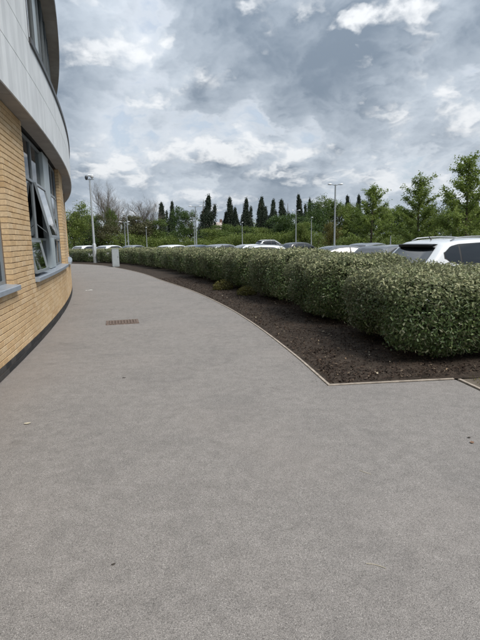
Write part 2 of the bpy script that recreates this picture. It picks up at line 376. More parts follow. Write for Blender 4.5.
# ------------------------------------------------------------------ plan of the place
BC = Vector((-77.1216, -9.52205)); RW = 75.7533          # centre and radius of the curved brick wall
def arc(s, off=0.0, z=0.0):
    a = s/RW; r = RW + off
    return Vector((BC.x + r*math.cos(a), BC.y + r*math.sin(a), z))
EDGE = [(0.96, 4.89), (.71, 6.47), (.2, 9.0), (-.5, 11.7), (-1.66, 15.25), (-3.34, 19.5), (-4.35, 22.2), (-5.4, 24.7), (-7.6, 29.2), (-10.0, 33.2), (-13.3, 36.6), (-18, 39.6), (-25, 42.0)]
def crom(pts, per=10):
    P = [Vector((*p, 0)) if len(p) == 2 else Vector(p) for p in pts]; out_ = []
    P = [P[0]*2 - P[1]] + P + [P[-1]*2 - P[-2]]
    for i in range(1, len(P)-2):
        for k in range(per):
            t = k/per; a, b, c, d = P[i-1:i+3]
            out_.append(.5*((2*b) + (c-a)*t + (2*a-5*b+4*c-d)*t*t + (3*b-a-3*c+d)*t**3))
    out_.append(P[-2]); return out_
EC = crom(EDGE, 10)
ELEN = [0.0]
for a, b in zip(EC[:-1], EC[1:]): ELEN.append(ELEN[-1] + (b-a).length)
def edge_at(u, off=0.0, z=0.0):
    """point u metres along the path edge, off metres to the bed side"""
    u = max(0.0, min(u, ELEN[-1]-1e-4)); i = int(np.searchsorted(ELEN, u, 'right'))-1; i = min(i, len(EC)-2)
    t = (u-ELEN[i])/(ELEN[i+1]-ELEN[i]); p = EC[i].lerp(EC[i+1], t); d = (EC[i+1]-EC[i]).normalized()
    nrm = Vector((d.y, -d.x, 0))
    return p + nrm*off + Vector((0, 0, z)), d

# ---- ground sheets
def sheet(name, poly, z, m, thick=0.0):
    b = bmesh.new(); vs = [b.verts.new((p[0], p[1], z)) for p in poly]; b.faces.new(vs)
    bmesh.ops.triangulate(b, faces=b.faces)
    bmesh.ops.recalc_face_normals(b, faces=b.faces)
    me = bpy.data.meshes.new(name); b.to_mesh(me); b.free()
    if me.polygons[0].normal.z < 0: me.flip_normals()
    return tag(link(name, me, None, m), kind='structure')
g = MB(); S_ = 2500
rings = [0, 60, 120, 200, 350, 600, 1000, S_]
g.grid([[Vector((r*math.cos(a), 40 + r*math.sin(a), -.36)) for a in np.linspace(0, 2*math.pi, 49)] for r in rings])
tag(g.build('ground', M['grass']), kind='structure')
sheet('car_park', [(2.75, -8), (60, -8), (75, 30), (70, 78), (20, 84), (-30, 88), (-75, 80), (-70, 46), (-30, 46)] + [tuple(edge_at(u, 3.55)[0][:2]) for u in np.linspace(ELEN[-1], 0, 60)], -.15, M['carpark'])
path_poly = [tuple(p[:2]) for p in EC] + [(-27, 40), (-24, 30)] + [tuple(arc(s, -.05)[:2]) for s in np.linspace(40, 0, 60)] + [(-1.2, -12), (2.9, -12), (2.75, 3.2), (2.52, 4.5), (2.43, 5.03)]
sheet('path', path_poly, 0.0, M['tarmac'])
sheet('verge', [(2.46, 5.08), (2.55, 4.52), (2.79, 3.2), (2.95, -12), (7.5, -12), (7.2, 4.0), (5.6, 6.2), (3.6, 5.5)], -.006, M['verge'])
# planting bed, slightly mounded bare earth
NB = 150
us = list(np.concatenate([np.linspace(0, 14, 90), np.linspace(14.3, ELEN[-1], 90)]))
G = []
for u in us:
    row = []
    for v in np.linspace(0, 1, 26):
        p, d = edge_at(u, .03 + v*3.55)
        if u < .6:    # straight front end of the bed
            pass
        z = .006 + .045*math.sin(math.pi*min(1, v*1.0)) + random.uniform(-.008, .008)
        if v == 0: z = .002
        row.append(Vector((p.x, p.y, z)))
    G.append(row)
# front row follows the front edging
for j, v in enumerate(np.linspace(0, 1, 26)):
    G[0][j] = Vector((.98 + v*3.6, 4.925 + v*.33, .005 + random.uniform(-.003, .003)))
bed = MB(); bed.grid(G)
tag(bed.build('planting_bed', M['soil'], smooth=True), kind='structure')
# edging strip
def strip(name, pts, wd, h0, h1, m):
    mb = MB(); G = []
    for i, p in enumerate(pts):
        d = (pts[min(i+1, len(pts)-1)] - pts[max(i-1, 0)]).normalized(); nn = Vector((d.y, -d.x, 0))
        G.append([p + Vector((0, 0, h0)), p + Vector((0, 0, h1)), p + nn*wd + Vector((0, 0, h1)), p + nn*wd + Vector((0, 0, h0))])
    mb.grid(G); mb.add(G[0], [(0, 1, 2, 3)]); mb.add(G[-1], [(3, 2, 1, 0)])
    return tag(mb.build(name, m), kind='structure')
strip('path_edging', [edge_at(u)[0] for u in np.linspace(0.0, ELEN[-1], 160)], .028, -.1, .012, M['edging'])
strip('front_edging', [Vector((2.42, 5.045, 0)), Vector((1.7, 4.975, 0)), Vector((.985, 4.90, 0))], .028, -.1, .010, M['edging'])
strip('verge_edging', [Vector((2.95, -12, 0)), Vector((2.79, 3.2, 0)), Vector((2.55, 4.5, 0)), Vector((2.46, 5.04, 0))], .035, -.1, .008, M['edging'])
strip('car_park_kerb', [edge_at(u, 3.6)[0] for u in np.linspace(ELEN[-1], 0, 100)], .12, -.3, -.02, M['edging'])

# bark mulch and litter on the bed
def scatter_bed(n, u0, u1, v0, v1, power=1.0):
    P = []
    for _ in range(n):
        u = u0 + (u1-u0)*random.random()**power; v = v0 + (v1-v0)*random.random()
        p, d = edge_at(u, v)
        if u < 1.2 and p.y < 4.97 + (p.x-.96)*.09: continue
        P.append((p.x, p.y, +.009 + .045*math.sin(math.pi*min(1, (v-.03)/3.55)) + random.uniform(-.004, .008)))
    return np.array(P)
P = scatter_bed(30000, 0, 16, .07, 3.0, 1.2)
front = np.stack([RNG.uniform(.99, 4.2, 5000), np.zeros(5000), np.zeros(5000)], 1); tt = RNG.random(5000)
front[:, 1] = 4.955 + (front[:, 0]-.96)*.09 + tt*1.6; front[:, 2] = .009 + .02*tt
P = np.concatenate([P, front])
nn = RNG.normal(size=P.shape)*.55 + np.array([0, 0, 1])
me = leaf_mesh('bark_mulch', P, nn, RNG.uniform(.014, .055, len(P)), RNG.uniform(.008, .024, len(P)), RNG.random(len(P)), fold=.12)
tag(link('bark_mulch', me, None, M['chip']), 'dark bark mulch and leaf mould covering the bed below the hedge', 'mulch', kind='stuff')
P = np.concatenate([scatter_bed(90, 0, 9, .1, 2.2), front[RNG.integers(0, 5000, 30)]]); P[:, 2] += .012
nn = RNG.normal(size=P.shape)*.4 + np.array([0, 0, 1])
me = leaf_mesh('leaf_litter', P, nn, RNG.uniform(.02, .05, len(P)), RNG.uniform(.012, .026, len(P)), RNG.random(len(P)), six=True)
tag(link('leaf_litter', me, None, M['litter']), 'scattered pale dead leaves lying on the dark bed', 'leaves', kind='stuff')
n = 420; P = []
for _ in range(n):
    u_ = random.random()**1.4*15
    p, d = edge_at(u_, -abs(random.gauss(0, .10))); P.append((p.x, p.y, .004))
P = np.array(P); nn = RNG.normal(size=P.shape)*.25 + np.array([0, 0, 1])
tag(link('path_grit', leaf_mesh('path_grit', P, nn, RNG.uniform(.004, .02, n), RNG.uniform(.003, .011, n), RNG.random(n), fold=.2), None, M['chip']), 'crumbs of soil and bark strewn on the tarmac along the bed edging', 'grit', kind='stuff')
# sparse grass tufts on the verge at the right
n = 5000; gx = RNG.uniform(2.6, 5.5, n); gy = RNG.uniform(2.5, 5.4, n); keep = (np.sin(gx*5.1+1)+np.sin(gy*4.3)+RNG.normal(size=n)*.5) > .9
P = np.stack([gx, gy, np.full(n, .012)], 1)[keep]; n = len(P)
T = RNG.normal(size=(n, 3))*.5 + np.array([0, 0, 1]); Nn = RNG.normal(size=(n, 3)); Nn[:, 2] *= .2
me = leaf_mesh('verge_grass', P, Nn, RNG.uniform(.025, .06, n), .006, RNG.random(n), fold=.1, T=T)
tag(link('verge_grass', me, None, M['leaf_gold']), 'thin dry grass on the worn verge at the right edge', 'grass', kind='stuff')

# ------------------------------------------------------------------ the building
BLD = empty('curved_brick_building', arc(17))
tag(BLD, 'curved buff brick building with white band and grey windows along the left', 'building')
def bpart(name, mb, m, parent=BLD, **k):
    me = mb.mesh(name, **k); o = link(name, me, parent, m)
    root = BLD
    o.matrix_parent_inverse = Matrix.Identity(4)
    # geometry is given in world space: shift to the building's base
    if parent is BLD: me.transform(Matrix.Translation(-BLD.location))
    return o
def sub(name, mb, m, parent, **k):
    me = mb.mesh(name, **k); me.transform(Matrix.Translation(-BLD.location)); return link(name, me, parent, m)
def arcbox(mb, s0, s1, o0, o1, z0, z1, step=.8, tone=.5):
    n = max(2, int(abs(s1-s0)/step)+1); ss = np.linspace(s0, s1, n); G = []
    for s in ss: G.append([arc(s, o1, z0), arc(s, o1, z1), arc(s, o0, z1), arc(s, o0, z0), arc(s, o1, z0)])
    mb.grid(G, tone); mb.add(G[0][:4], [(0, 1, 2, 3)], tone); mb.add(G[-1][:4], [(3, 2, 1, 0)], tone)
S0, S1 = 0.0, 50.0
MOD = 6.27; WINW = 4.92; PIER = 1.35; ZS = 1.0; ZH = 3.41; ZSOF = 3.454; ZJ = 4.04; ZC = 4.584; ZO = 7.875
WINS = [17.17 + MOD*k for k in (-2, -1, 0, 1, 2, 3)]
WINS = [s for s in WINS if s > S0+1 and s+WINW < S1-1]
BR0, BR1 = WINS[0]-PIER*.5-2.0, WINS[-1]+WINW+2.0
# backing (mortar) under the sills, piers, plus inner skin
mb = MB(); arcbox(mb, S0, S1, -.30, -.009, -.4, .984)
edges = [S0] + [v for s in WINS for v in (s, s+WINW)] + [S1]
for i in range(0, len(edges), 2): arcbox(mb, edges[i]+(.006 if i else 0), edges[i+1]-(.006 if i+1 < len(edges)-1 else 0), -.30, -.009, .984, ZSOF+.05)
WALL = bpart('wall', mb, M['mortar'])
# bricks
CH = .075; BL = .225; bricks = []
def course(z, a, b, odd, dark):
    s = a - (BL/2 if odd else 0)
    while s < b-1e-4:
        x0, x1 = max(s, a), min(s+BL, b); s += BL
        if x1-x0 < .03: continue
        bricks.append((x0, x1, z, dark))
nc = int(round(ZSOF/CH))
for k in range(nc):
    z = k*CH + CH/2
    if z + .03 < ZS: segs = [(BR0, BR1)]
    else:
        ee = [BR0] + [v for s in WINS for v in (s, s+WINW)] + [BR1]; segs = [(ee[i], ee[i+1]) for i in range(0, len(ee), 2)]
    for a, b in segs: course(z, a, b, k % 2, k < 2)
def brick_area(b):
    s0, s1, z, d = b
    if s0 < 13.5 or s1 > 25: return -1
    q = [project(arc(s, 0, zz)) for s, zz in ((s0, z-.032), (s1, z-.032), (s1, z+.032), (s0, z+.032))]
    cx = sum(p[0] for p in q)/4
    if cx < -4: return -1
    A = .5*abs(sum(q[i][0]*q[(i+1) % 4][1]-q[(i+1) % 4][0]*q[i][1] for i in range(4)))
    return A
order = sorted(range(len(bricks)), key=lambda i: -brick_area(bricks[i])); single = set(order[:300])
def brick_mesh(ln):
    m = MB(); m.box((0, -.045, 0), (ln-.005, .09, .0665)); me = m.mesh('brick', bevel=.0)
    bm = bmesh.new(); bm.from_mesh(me)
    es = [e for e in bm.edges if all(v.co.y > -.01 for v in e.verts)]
    bmesh.ops.recalc_face_normals(bm, faces=bm.faces)
    bmesh.ops.bevel(bm, geom=es, offset=.004, segments=1, affect='EDGES'); bm.to_mesh(me); bm.free(); return me
bcache = {}
far = MB(); fard = MB()
for i, (s0, s1, z, dark) in enumerate(bricks):
    sm = (s0+s1)/2; jit = random.uniform(-.0018, .0012); a = sm/RW
    if i in single:
        key = (round(s1-s0, 3), dark)
        if key not in bcache:
            bcache[key] = brick_mesh(s1-s0); bcache[key].materials.append(M['dbrick' if dark else 'brick'])
        o = bpy.data.objects.new('brick', bcache[key]); col.objects.link(o); o.parent = WALL
        o.location = arc(sm, jit, z + random.uniform(-.0012, .0012)) - BLD.location; o.rotation_euler = (random.uniform(-.006, .006), random.uniform(-.004, .004), a - math.pi/2)
    else:
        X = Matrix.Rotation(a - math.pi/2, 3, 'Z'); (fard if dark else far).box(arc(sm, jit-.045, z), (s1-s0-.005, .09, .0665), X, random.random())
o = sub('brickwork', far, M['brick_far'], WALL, attr=True); o['kind'] = 'stuff'
o = sub('plinth_brickwork', fard, M['dbrick_far'], WALL, attr=True); o['kind'] = 'stuff'

# windows
FO = -.10     # outer face of the frames
def bar(mb, s0, s1, z0, z1, o0=-.16, o1=FO): arcbox(mb, s0, s1, o0, o1, z0, z1, 1.2)
def tilt_frame(mb, gl, s0, s1, z0, z1, openm, w=.046, t=.04):
    """a top-hung sash pushed out by openm at its foot"""
    def pt(s, k, d): # k 0 top .. 1 foot, d outward
        zt = z1 - (z1-z0)*k*math.sqrt(max(0, 1-(openm/(z1-z0))**2)); oo = FO + .002 + openm*k + d
        return arc(s, oo, zt)
    def member(sa, sb, ka, kb):
        vs = [pt(s, k, d) for s in (sa, sb) for k in (ka, kb) for d in (0, t)]
        mb.add(vs, [(0,1,3,2), (4,6,7,5), (0,4,5,1), (2,3,7,6), (0,2,6,4), (1,5,7,3)])
    kw = w/(z1-z0)
    member(s0, s1, 0, kw); member(s0, s1, 1-kw, 1); member(s0, s0+w, kw, 1-kw); member(s1-w, s1, kw, 1-kw)
    vs = [pt(s, k, d) for s in (s0+w, s1-w) for k in (kw, 1-kw) for d in (t*.4, t*.6)]
    gl.add(vs, [(0,1,3,2), (4,6,7,5), (0,4,5,1), (2,3,7,6), (0,2,6,4), (1,5,7,3)])
ZT = 2.70; ZL = 1.68; FW = .042
def window(s, near):
    e = s + WINW; pl0, pl1 = s+2.28, s+3.16
    cols = [(s, s+1.18), (s+1.18, pl0), (pl1, s+4.04), (s+4.04, e)]
    fr = MB()
    bar(fr, s+.006, s+.006+FW, ZS+.08, ZH); bar(fr, e-.006-FW, e-.006, ZS+.08, ZH); bar(fr, s+.006+FW, e-.006-FW, ZH-FW, ZH-.002); bar(fr, s+.006+FW, e-.006-FW, ZS+.08, ZS+.08+FW)
    W = bpart('window', fr, M['alu'])
    def subp(name, f, m):
        q = MB(); f(q); return sub(name, q, m, W)
    zi0, zi1 = ZS+.08+FW, ZH-FW
    for m_ in (s+1.18, s+4.04): subp('mullion', lambda q: bar(q, m_-FW/2, m_+FW/2, zi0, zi1, -.155, FO-.002), M['alu'])
    subp('pilaster_panel', lambda q: bar(q, pl0, pl1, ZS+.09, ZH-.003, -.16, -.06), M['alu_pale'])
    for zt in (ZT, ZL):
        for a, b in ((s+.006+FW, s+1.18-FW/2), (s+1.18+FW/2, pl0), (pl1, s+4.04-FW/2), (s+4.04+FW/2, e-.006-FW)):
            subp('transom', lambda q: bar(q, a, b, zt-FW/2, zt+FW/2, -.155, FO-.003), M['alu'])
    for ci, (a, b) in enumerate(cols):
        a2 = a + (FW+.006 if ci == 0 else (FW/2 if ci in (1, 3) else 0)); b2 = b - (FW+.006 if ci == 3 else (FW/2 if ci in (0, 2) else 0))
        for ri, (z0, z1) in enumerate(((ZT+FW/2, zi1), (ZL+FW/2, ZT-FW/2), (zi0, ZL-FW/2))):
            openm = {(1, 1): .20, (0, 2): .10, (2, 1): .04}.get((ci, ri), 0) if near else 0
            if openm:
                fm, gl = MB(), MB(); tilt_frame(fm, gl, a2-.012, b2+.012, z0-.012, z1+.012, openm)
                sub('sash', fm, M['alu'], W); sub('pane', gl, M['glass'], W)
                st = MB(); zz = z0+.25; st.tube([arc(a2, -.11, zz), arc(a2+.02, FO+openm*.75, z0+.1)], .008, 6); sub('stay', st, M['alu_dark'], W)
            else:
                subp('pane', lambda q: bar(q, a2+.002, b2-.002, z0+.002, z1-.002, -.135, -.129), M['glass'])
            if ri == 0:   # blinds behind the top lights
                subp('blind', lambda q: bar(q, a2+.02, b2-.02, z0+.01, z1-.01, -.20, -.195), M['blind'])
    sl_ = MB(); n = max(2, int(WINW/.6)); G = []
    for q in np.linspace(s-.015 if not near else s-.0, e+.06, n+1):
        G.append([arc(q, -.15, ZS-.012), arc(q, .062, ZS-.012), arc(q, .070, ZS-.005), arc(q, .070, ZS+.050), arc(q, .062, ZS+.058), arc(q, -.098, ZS+.079), arc(q, -.15, ZS+.079), arc(q, -.15, ZS-.012)])
    sl_.grid(G); sl_.add(G[0][:7], [tuple(range(7))]); sl_.add(G[-1][:7], [tuple(range(6, -1, -1))])
    sub('sill', sl_, M['sill'], W)
    return W
for s in WINS: window(s, 10 < s < 20)
# interior: floors, ceiling, back wall, so that the rooms are dark and closed
mb = MB(); arcbox(mb, S0, S1, -8, -.30, .0, .12, 2); bpart('floor_slab', mb, M['carpet'])
mb = MB(); arcbox(mb, S0, S1, -7.9, -.30, ZH+.06, ZC-.1, 2); bpart('ceiling_slab', mb, M['plaster'])
mb = MB(); arcbox(mb, S0, S1, -8.3, -8.0, -.4, ZO+.3, 2)
for s in (S0, S1): arcbox(mb, s-.15, s+.15, -8.0, -.3, -.4, ZO+.3, .1)
for s in WINS[1::2]: arcbox(mb, s-.9, s-.8, -7.9, -.31, .125, ZH+.05, .05)
bpart('inner_wall', mb, M['plaster'])
# soffit boards, white panels, coping
PS = 1.22; RS = .2274
s = 15.8 - PS*13
while s < S1:
    a, b = max(s, S0)+.004, min(s+PS, S1)-.004
    if b > a+.05:
        mb = MB(); arcbox(mb, a, b, -.05, RS-.004, ZSOF, ZSOF+.02, .7); bpart('soffit_panel', mb, M['soffit'])
    s += PS
mb = MB(); arcbox(mb, S0, S1, -.30, RS-.022, ZSOF+.022, ZC-.034, 1); bpart('band_core', mb, M['joint'])
WS = 17.13   # where the upper ribbon window starts
PW = 2.44; s = 15.45-PW*6
while s < S1:
    a, b = max(s, S0)+.003, min(s+PW, S1)-.003
    if b > a+.05:
        for z0, z1 in ((ZSOF-.012, ZJ-.006), (ZJ+.006, ZC-.033)):
            mb = MB(); arcbox(mb, a, b, RS-.02, RS, z0, z1, .6); bpart('band_panel', mb, M['render'])
        bb = min(b, WS-.03)
        if bb > a+.05:
            for z0, z1 in ((ZC-.021, 5.75), (5.762, 6.8), (6.812, ZO-.002)):
                mb = MB(); arcbox(mb, a, bb, RS-.10, RS-.0, z0, z1, .6); bpart('wall_panel', mb, M['render'])
    s += PW
mb = MB(); arcbox(mb, WS, S1, -.32, RS+.03, ZC-.03, ZC+.055, .7); bpart('coping', mb, M['flash'])
mb = MB(); arcbox(mb, S0, WS-.03, -.3, RS-.11, ZC, ZO, .7); arcbox(mb, WS-.028, WS, -.3, RS+.004, ZC+.056, ZO-.001, .7); bpart('jamb_wall', mb, M['flash'])
# upper ribbon window
UO = -.17; mb = MB(); arcbox(mb, WS, S1, UO-.06, UO, ZC+.056, ZC+.13, 1); arcbox(mb, WS, S1, UO-.06, UO, ZO-.10, ZO-.003, 1)
UW = bpart('window', mb, M['alu_dark'])
s = WS; k = 0
while s < S1-.5:
    q = MB(); arcbox(q, s, s+.06, UO-.07, UO+.012, ZC+.13, ZO-.10, .1); sub('mullion', q, M['alu_dark'], UW)
    b = min(s+1.2, S1)
    for z0, z1 in ((ZC+.13, 5.55), (5.61, ZO-.10)):
        q = MB(); arcbox(q, s+.062, b-.002, UO-.04, UO-.034, z0+.002, z1-.002, .6)
        if k % 3 == 0 : sub('spandrel_panel', q, M['alu_pale'], UW)
        else: sub('pane', q, M['glass'], UW)
    q = MB(); arcbox(q, s+.06, b, UO-.06, UO-.002, 5.55, 5.61, .6); sub('transom', q, M['alu_dark'], UW)
    s += 1.2; k += 1
mb = MB(); arcbox(mb, WS, S1, -1.6, -1.5, ZC+.06, ZO-.01, 2); bpart('inner_screen', mb, M['plaster'])
# roof overhang
RO = .1769; s = S0; k = 0
while s < S1:
    b = min(s+2.44, S1); mb = MB(); arcbox(mb, s+.004, b-.004, -.30, RO-.004, ZO, ZO+.02, .6); bpart('eaves_panel', mb, M['soffit']); s += 2.44
mb = MB(); arcbox(mb, S0, S1, -8.4, RO, ZO+.022, ZO+.32, .8); bpart('roof', mb, M['flash'])

# ------------------------------------------------------------------ hedge shrubs
def shrub_mesh(name, hx, hy, h, n, leaf, z0=.09, seed=0, six=True):
    rg = np.random.default_rng(seed)
    # points on a rounded box (superellipsoid) with bumps, most leaves near the skin
    d = rg.normal(size=(n*2, 3)); d /= np.linalg.norm(d, axis=1, keepdims=True)
    d = d[d[:, 2] > -.8][:n]; n = len(d)
    hz = (h-z0)/2; e = 4.4
    rr = (np.abs(d[:, 0]/hx)**e + np.abs(d[:, 1]/hy)**e + np.abs(d[:, 2]/hz)**e)**(-1/e)
    ph = rg.uniform(0, 6.28, 12); bump = np.zeros(n)
    X = d*rr[:, None]
    for k in range(6):
        fq = rg.normal(size=3)*rg.choice([2.2, 4.5, 8.0]); bump += np.sin(X@fq + ph[k])/6
    depth = np.abs(rg.normal(size=n))*.11
    deep = rg.random(n) < .16; depth[deep] = rg.uniform(.1, .6, deep.sum())
    out_ = np.where(rg.random(n) < .16, rg.uniform(0, .10, n), 0)
    X = X*(1 + bump*.16)[:, None]
    inn = d*np.minimum(depth, rr*.85)[:, None]; X = X - inn + d*out_[:, None]
    # undercut towards the ground
    tz = np.clip((X[:, 2]+hz)/(2*hz), 0, 1); f = .90 + .10*np.clip(tz/.4, 0, 1)**.7; X[:, 0] *= f; X[:, 1] *= f
    X[:, 2] += z0 + hz + rg.normal(size=n)*.012
    lift = .02 + .06*np.sin(X[:, 0]*5+ph[7]) + .06*np.sin(X[:, 1]*4.1+ph[8])
    low = X[:, 2] < .12 + lift; X[low, 2] += np.maximum(lift[low], 0)*1.2 + rg.random(low.sum())*.14
    nrm = d/np.array([hx, hy, hz])**1.2; nrm /= np.linalg.norm(nrm, axis=1, keepdims=True)
    Nn = nrm*.75 + np.array([0, 0, .55]) + rg.normal(size=(n, 3))*.75
    tone = np.clip(rg.normal(.44, .21, n), 0, 1)
    up = np.clip((X[:, 2]/h - .66)/.26, 0, 1)*np.clip(1-depth*5, 0, 1)     # young pale growth, plus light from above painted into the clipped top
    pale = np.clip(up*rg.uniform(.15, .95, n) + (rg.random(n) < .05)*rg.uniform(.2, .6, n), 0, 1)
    T = nrm*.4 + np.array([0, 0, .45])*rg.random((n, 1)) + rg.normal(size=(n, 3))*.7
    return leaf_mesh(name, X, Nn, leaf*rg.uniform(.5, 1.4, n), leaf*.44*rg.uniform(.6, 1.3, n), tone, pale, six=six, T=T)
def shrub_stems(name, hx, hy, h, seed):
    rg = random.Random(seed); mb = MB()
    for k in range(11):
        x, y = rg.uniform(-.6, .6)*hx*.6, rg.uniform(-.75, .75)*hy*.8
        p = Vector((x, y, -.05)); q = Vector((x*1.25+rg.uniform(-.1, .1), y*1.15+rg.uniform(-.12, .12), h*.45)); t = Vector((q.x*1.2+rg.uniform(-.2, .2), q.y*1.15+rg.uniform(-.2, .2), h*.86))
        mb.tube([p, p.lerp(q, .5)+Vector((rg.uniform(-.04, .04), rg.uniform(-.04, .04), 0)), q, t], [.022, .017, .013, .006], 5)
        for _ in range(3):
            b = q.lerp(t, rg.random()*.7) if rg.random() < .5 else p.lerp(q, rg.uniform(.4, 1)); c = b + Vector((rg.uniform(-.45, .45)*hx, rg.uniform(-.4, .4)*hy*.6, rg.uniform(.1, .4)))
            mb.tube([b, c], [.009, .003], 4)
    for _ in range(70):      # shoots that poke out of the clipped faces
        a, b = rg.uniform(-.85, .85)*hx, rg.uniform(-.9, .9)*hy; zt = h*rg.uniform(.93, .99)
        if rg.random() < .4: a = math.copysign(hx*.95, a); zt = h*rg.uniform(.35, .9)
        p = Vector((a*.9, b*.95, zt-.16)); q = Vector((a*1.02+rg.uniform(-.04, .04), b+rg.uniform(-.04, .04), zt+rg.uniform(.0, .07)))
        mb.tube([p, p.lerp(q, .5), q], [.0045, .0035, .0015], 4)
    return mb.mesh(name)
ORD = ['first', 'second', 'third', 'fourth', 'fifth', 'sixth', 'seventh', 'eighth', 'ninth', 'tenth', 'eleventh', 'twelfth', 'thirteenth', 'fourteenth', 'fifteenth', 'sixteenth', 'seventeenth', 'eighteenth']
HG = 'shrubs of the clipped hedge beside the path'
# (centre as distance along the path edge, offset from it, half width, half length, height)
SH = [(1.44, 2.10, .98, 1.22, 1.14), (4.12, 2.0, 1.0, 1.36, 1.25), (6.95, 2.06, 1.03, 1.42, 1.30)]
u = 9.85
while u < 43:
    SH.append((u, 2.2 + .16*math.sin(u*2.3), 1.0 + .05*math.sin(u*3.1), 1.40 + .05*math.sin(u*1.7), 1.29 - .0085*(u-10) + .03*math.sin(u*5))); u += 2.6 + .2*math.sin(u)
SH.append((1.75, 4.2, 1.2, .95, 1.10))       # round the corner, at the right edge of the picture
farmesh = {}
for i, (u, off, hx, hy, h) in enumerate(SH):
    p, d = edge_at(u, off); rz = math.atan2(d.y, d.x) - math.pi/2
    if i in (0, len(SH)-1): rz = .12
    o = empty('hedge_shrub', (p.x, p.y, 0), rz)
    if i == 0: lb = 'glossy evergreen hedge shrub at the near right end of the hedge, largest in view'
    elif i == 1: lb = 'second evergreen shrub of the hedge, just behind the big near one'
    elif i == len(SH)-1: lb = 'evergreen hedge shrub cut off by the right edge of the picture'
    elif i == len(SH)-2: lb = 'last evergreen hedge shrub at the far left end by the building'
    else: lb = '%s evergreen shrub of the clipped hedge counted from its near right end' % ORD[i]
    tag(o, lb, 'hedge shrub', HG)
    if i < 6 or i == len(SH)-1:
        k = i if i < 6 else 0
        n = (72000, 56000, 40000, 27000, 21000, 17000)[k]; lf = (.051, .054, .058, .067, .076, .084)[k]
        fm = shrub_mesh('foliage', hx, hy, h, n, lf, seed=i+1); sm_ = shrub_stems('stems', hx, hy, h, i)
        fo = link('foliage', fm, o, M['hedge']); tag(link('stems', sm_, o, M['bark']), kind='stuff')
    else:
        k = i % 4
        if k not in farmesh:
            farmesh[k] = (shrub_mesh('foliage', 1.0, 1.5, 1.25, 12000, .10, seed=20+k, six=False), shrub_stems('stems', 1.0, 1.5, 1.25, 20+k))
        fo = link('foliage', farmesh[k][0], o, M['hedge']); tag(link('stems', farmesh[k][1], o, M['bark']), kind='stuff')
        o.scale = (hx, hy/1.5, h/1.25)
        if i % 2: o.rotation_euler.z += math.pi
# low golden plants at the foot of the hedge
def tuft(name, px, py, r, h, label, n, m, seed):
    rg = np.random.default_rng(seed); p = ground_at(px, py); o = empty(name, (p.x, p.y, .02))
    a = rg.uniform(0, 6.28, n); rad = np.sqrt(rg.random(n))*r; X = np.stack([np.cos(a)*rad, np.sin(a)*rad, rg.random(n)*h*(1-.6*(rad/r)**2)+.02], 1)
    Nn = rg.normal(size=(n, 3))*.6 + np.array([0, 0, .8]); me = leaf_mesh('foliage', X, Nn, .055*rg.uniform(.6, 1.2, n), .03, rg.random(n)); link('foliage', me, o, m)
    mb = MB()
    for k in range(6):
        b = random.uniform(0, 6.28); mb.tube([(0, 0, -.03), (math.cos(b)*r*.6, math.sin(b)*r*.6, h*.75)], [.008, .003], 4)
    tag(link('stems', mb.mesh('stems'), o, M['bark']), kind='stuff')
    tag(o, label, 'plant', 'golden plants at the foot of the hedge')
tuft('low_plant', 223, 290.5, .33, .34, 'low yellow green plant at the hedge foot, the farther of two', 900, M['leaf_gold'], 3)
tuft('low_plant', 247, 296, .30, .27, 'low yellow green plant at the hedge foot, the nearer of two', 800, M['leaf_gold'], 4)

# ------------------------------------------------------------------ street furniture near the path
def lathe_obj(name, prof, m, parent, n=20, Mx=None): 
    q = MB(); q.lathe(prof, n, Mx); return q.build(name, m, parent, smooth=.6)
# slim cabinet on the bed edge
p = ground_at(116, 267); cb = empty('service_cabinet', (p.x, p.y, 0), .35)
tag(cb, 'slim pale grey metal cabinet standing at the edge of the far hedge', 'cabinet')
q = MB(); q.box((0, 0, .60), (.44, .34, 1.10)); q.build('body', M['cabinet'], cb, bevel=.012)
q = MB(); q.box((0, 0, 1.17), (.47, .37, .035)); q.build('cap', M['cabinet'], cb, bevel=.01)
q = MB(); q.box((0, 0, .02), (.42, .32, .10)); q.build('plinth', M['pole_dark'], cb, bevel=.005)
q = MB(); q.box((0, -.174, .62), (.38, .008, .98)); dr = q.build('door', M['cabinet'], cb, bevel=.003)
q = MB(); q.box((.15, -.186, .66), (.02, .018, .10)); q.build('handle', M['lamp_black'], dr, bevel=.003)
# tall camera and floodlight column
p = ground_at(95.5, 263.3); HT = 6.5
cp = empty('camera_column', (p.x, p.y, 0)); tag(cp, 'tall galvanised column with two camera heads on top beyond the cabinet', 'camera column')
lathe_obj('pole', [(.11, 1.5), (.085, 1.62), (.075, 3.6), (.055, HT-.25), (.055, HT-.1), (0, HT-.1)], M['galv'], cp)
lathe_obj('base_section', [(.20, -.05), (.20, .03), (.15, .05), (.145, 1.45), (.11, 1.52), (0, 1.52)], M['galv'], cp)
q = MB(); q.box((0, -.15, .75), (.12, .012, .5)); q.build('access_door', M['galv'], cp, bevel=.004)
q = MB(); q.box((0, 0, HT-.16), (.62, .06, .06)); q.build('bracket', M['galv'], cp, bevel=.006)
q = MB(); q.lathe([(0, .2), (.09, .19), (.14, .1), (.15, 0), (.12, -.12), (.06, -.2), (0, -.22)], 16); hd = q.build('camera_head', M['lamp_black'], cp, smooth=True); hd.location = (-.24, 0, HT-.02); hd.scale = (.8, .8, .8)
q = MB(); q.lathe([(0, .24), (.1, .22), (.16, .13), (.17, 0), (.17, -.05), (0, -.05)], 16); q.lathe([(.12, -.05), (.11, -.14), (.06, -.2), (0, -.21)], 16); hd = q.build('camera_head', M['lamp_white'], cp, smooth=True); hd.location = (.2, -.05, HT+.04); hd.scale = (.75, .75, .75); hd.rotation_euler = (.5, .25, 0)
q = MB(); q.box((0, 0, 0), (.26, .16, .12)); hd = q.build('floodlight', M['lamp_white'], cp, bevel=.02); hd.location = (.05, -.12, HT+.12); hd.rotation_euler = (.5, 0, .3)

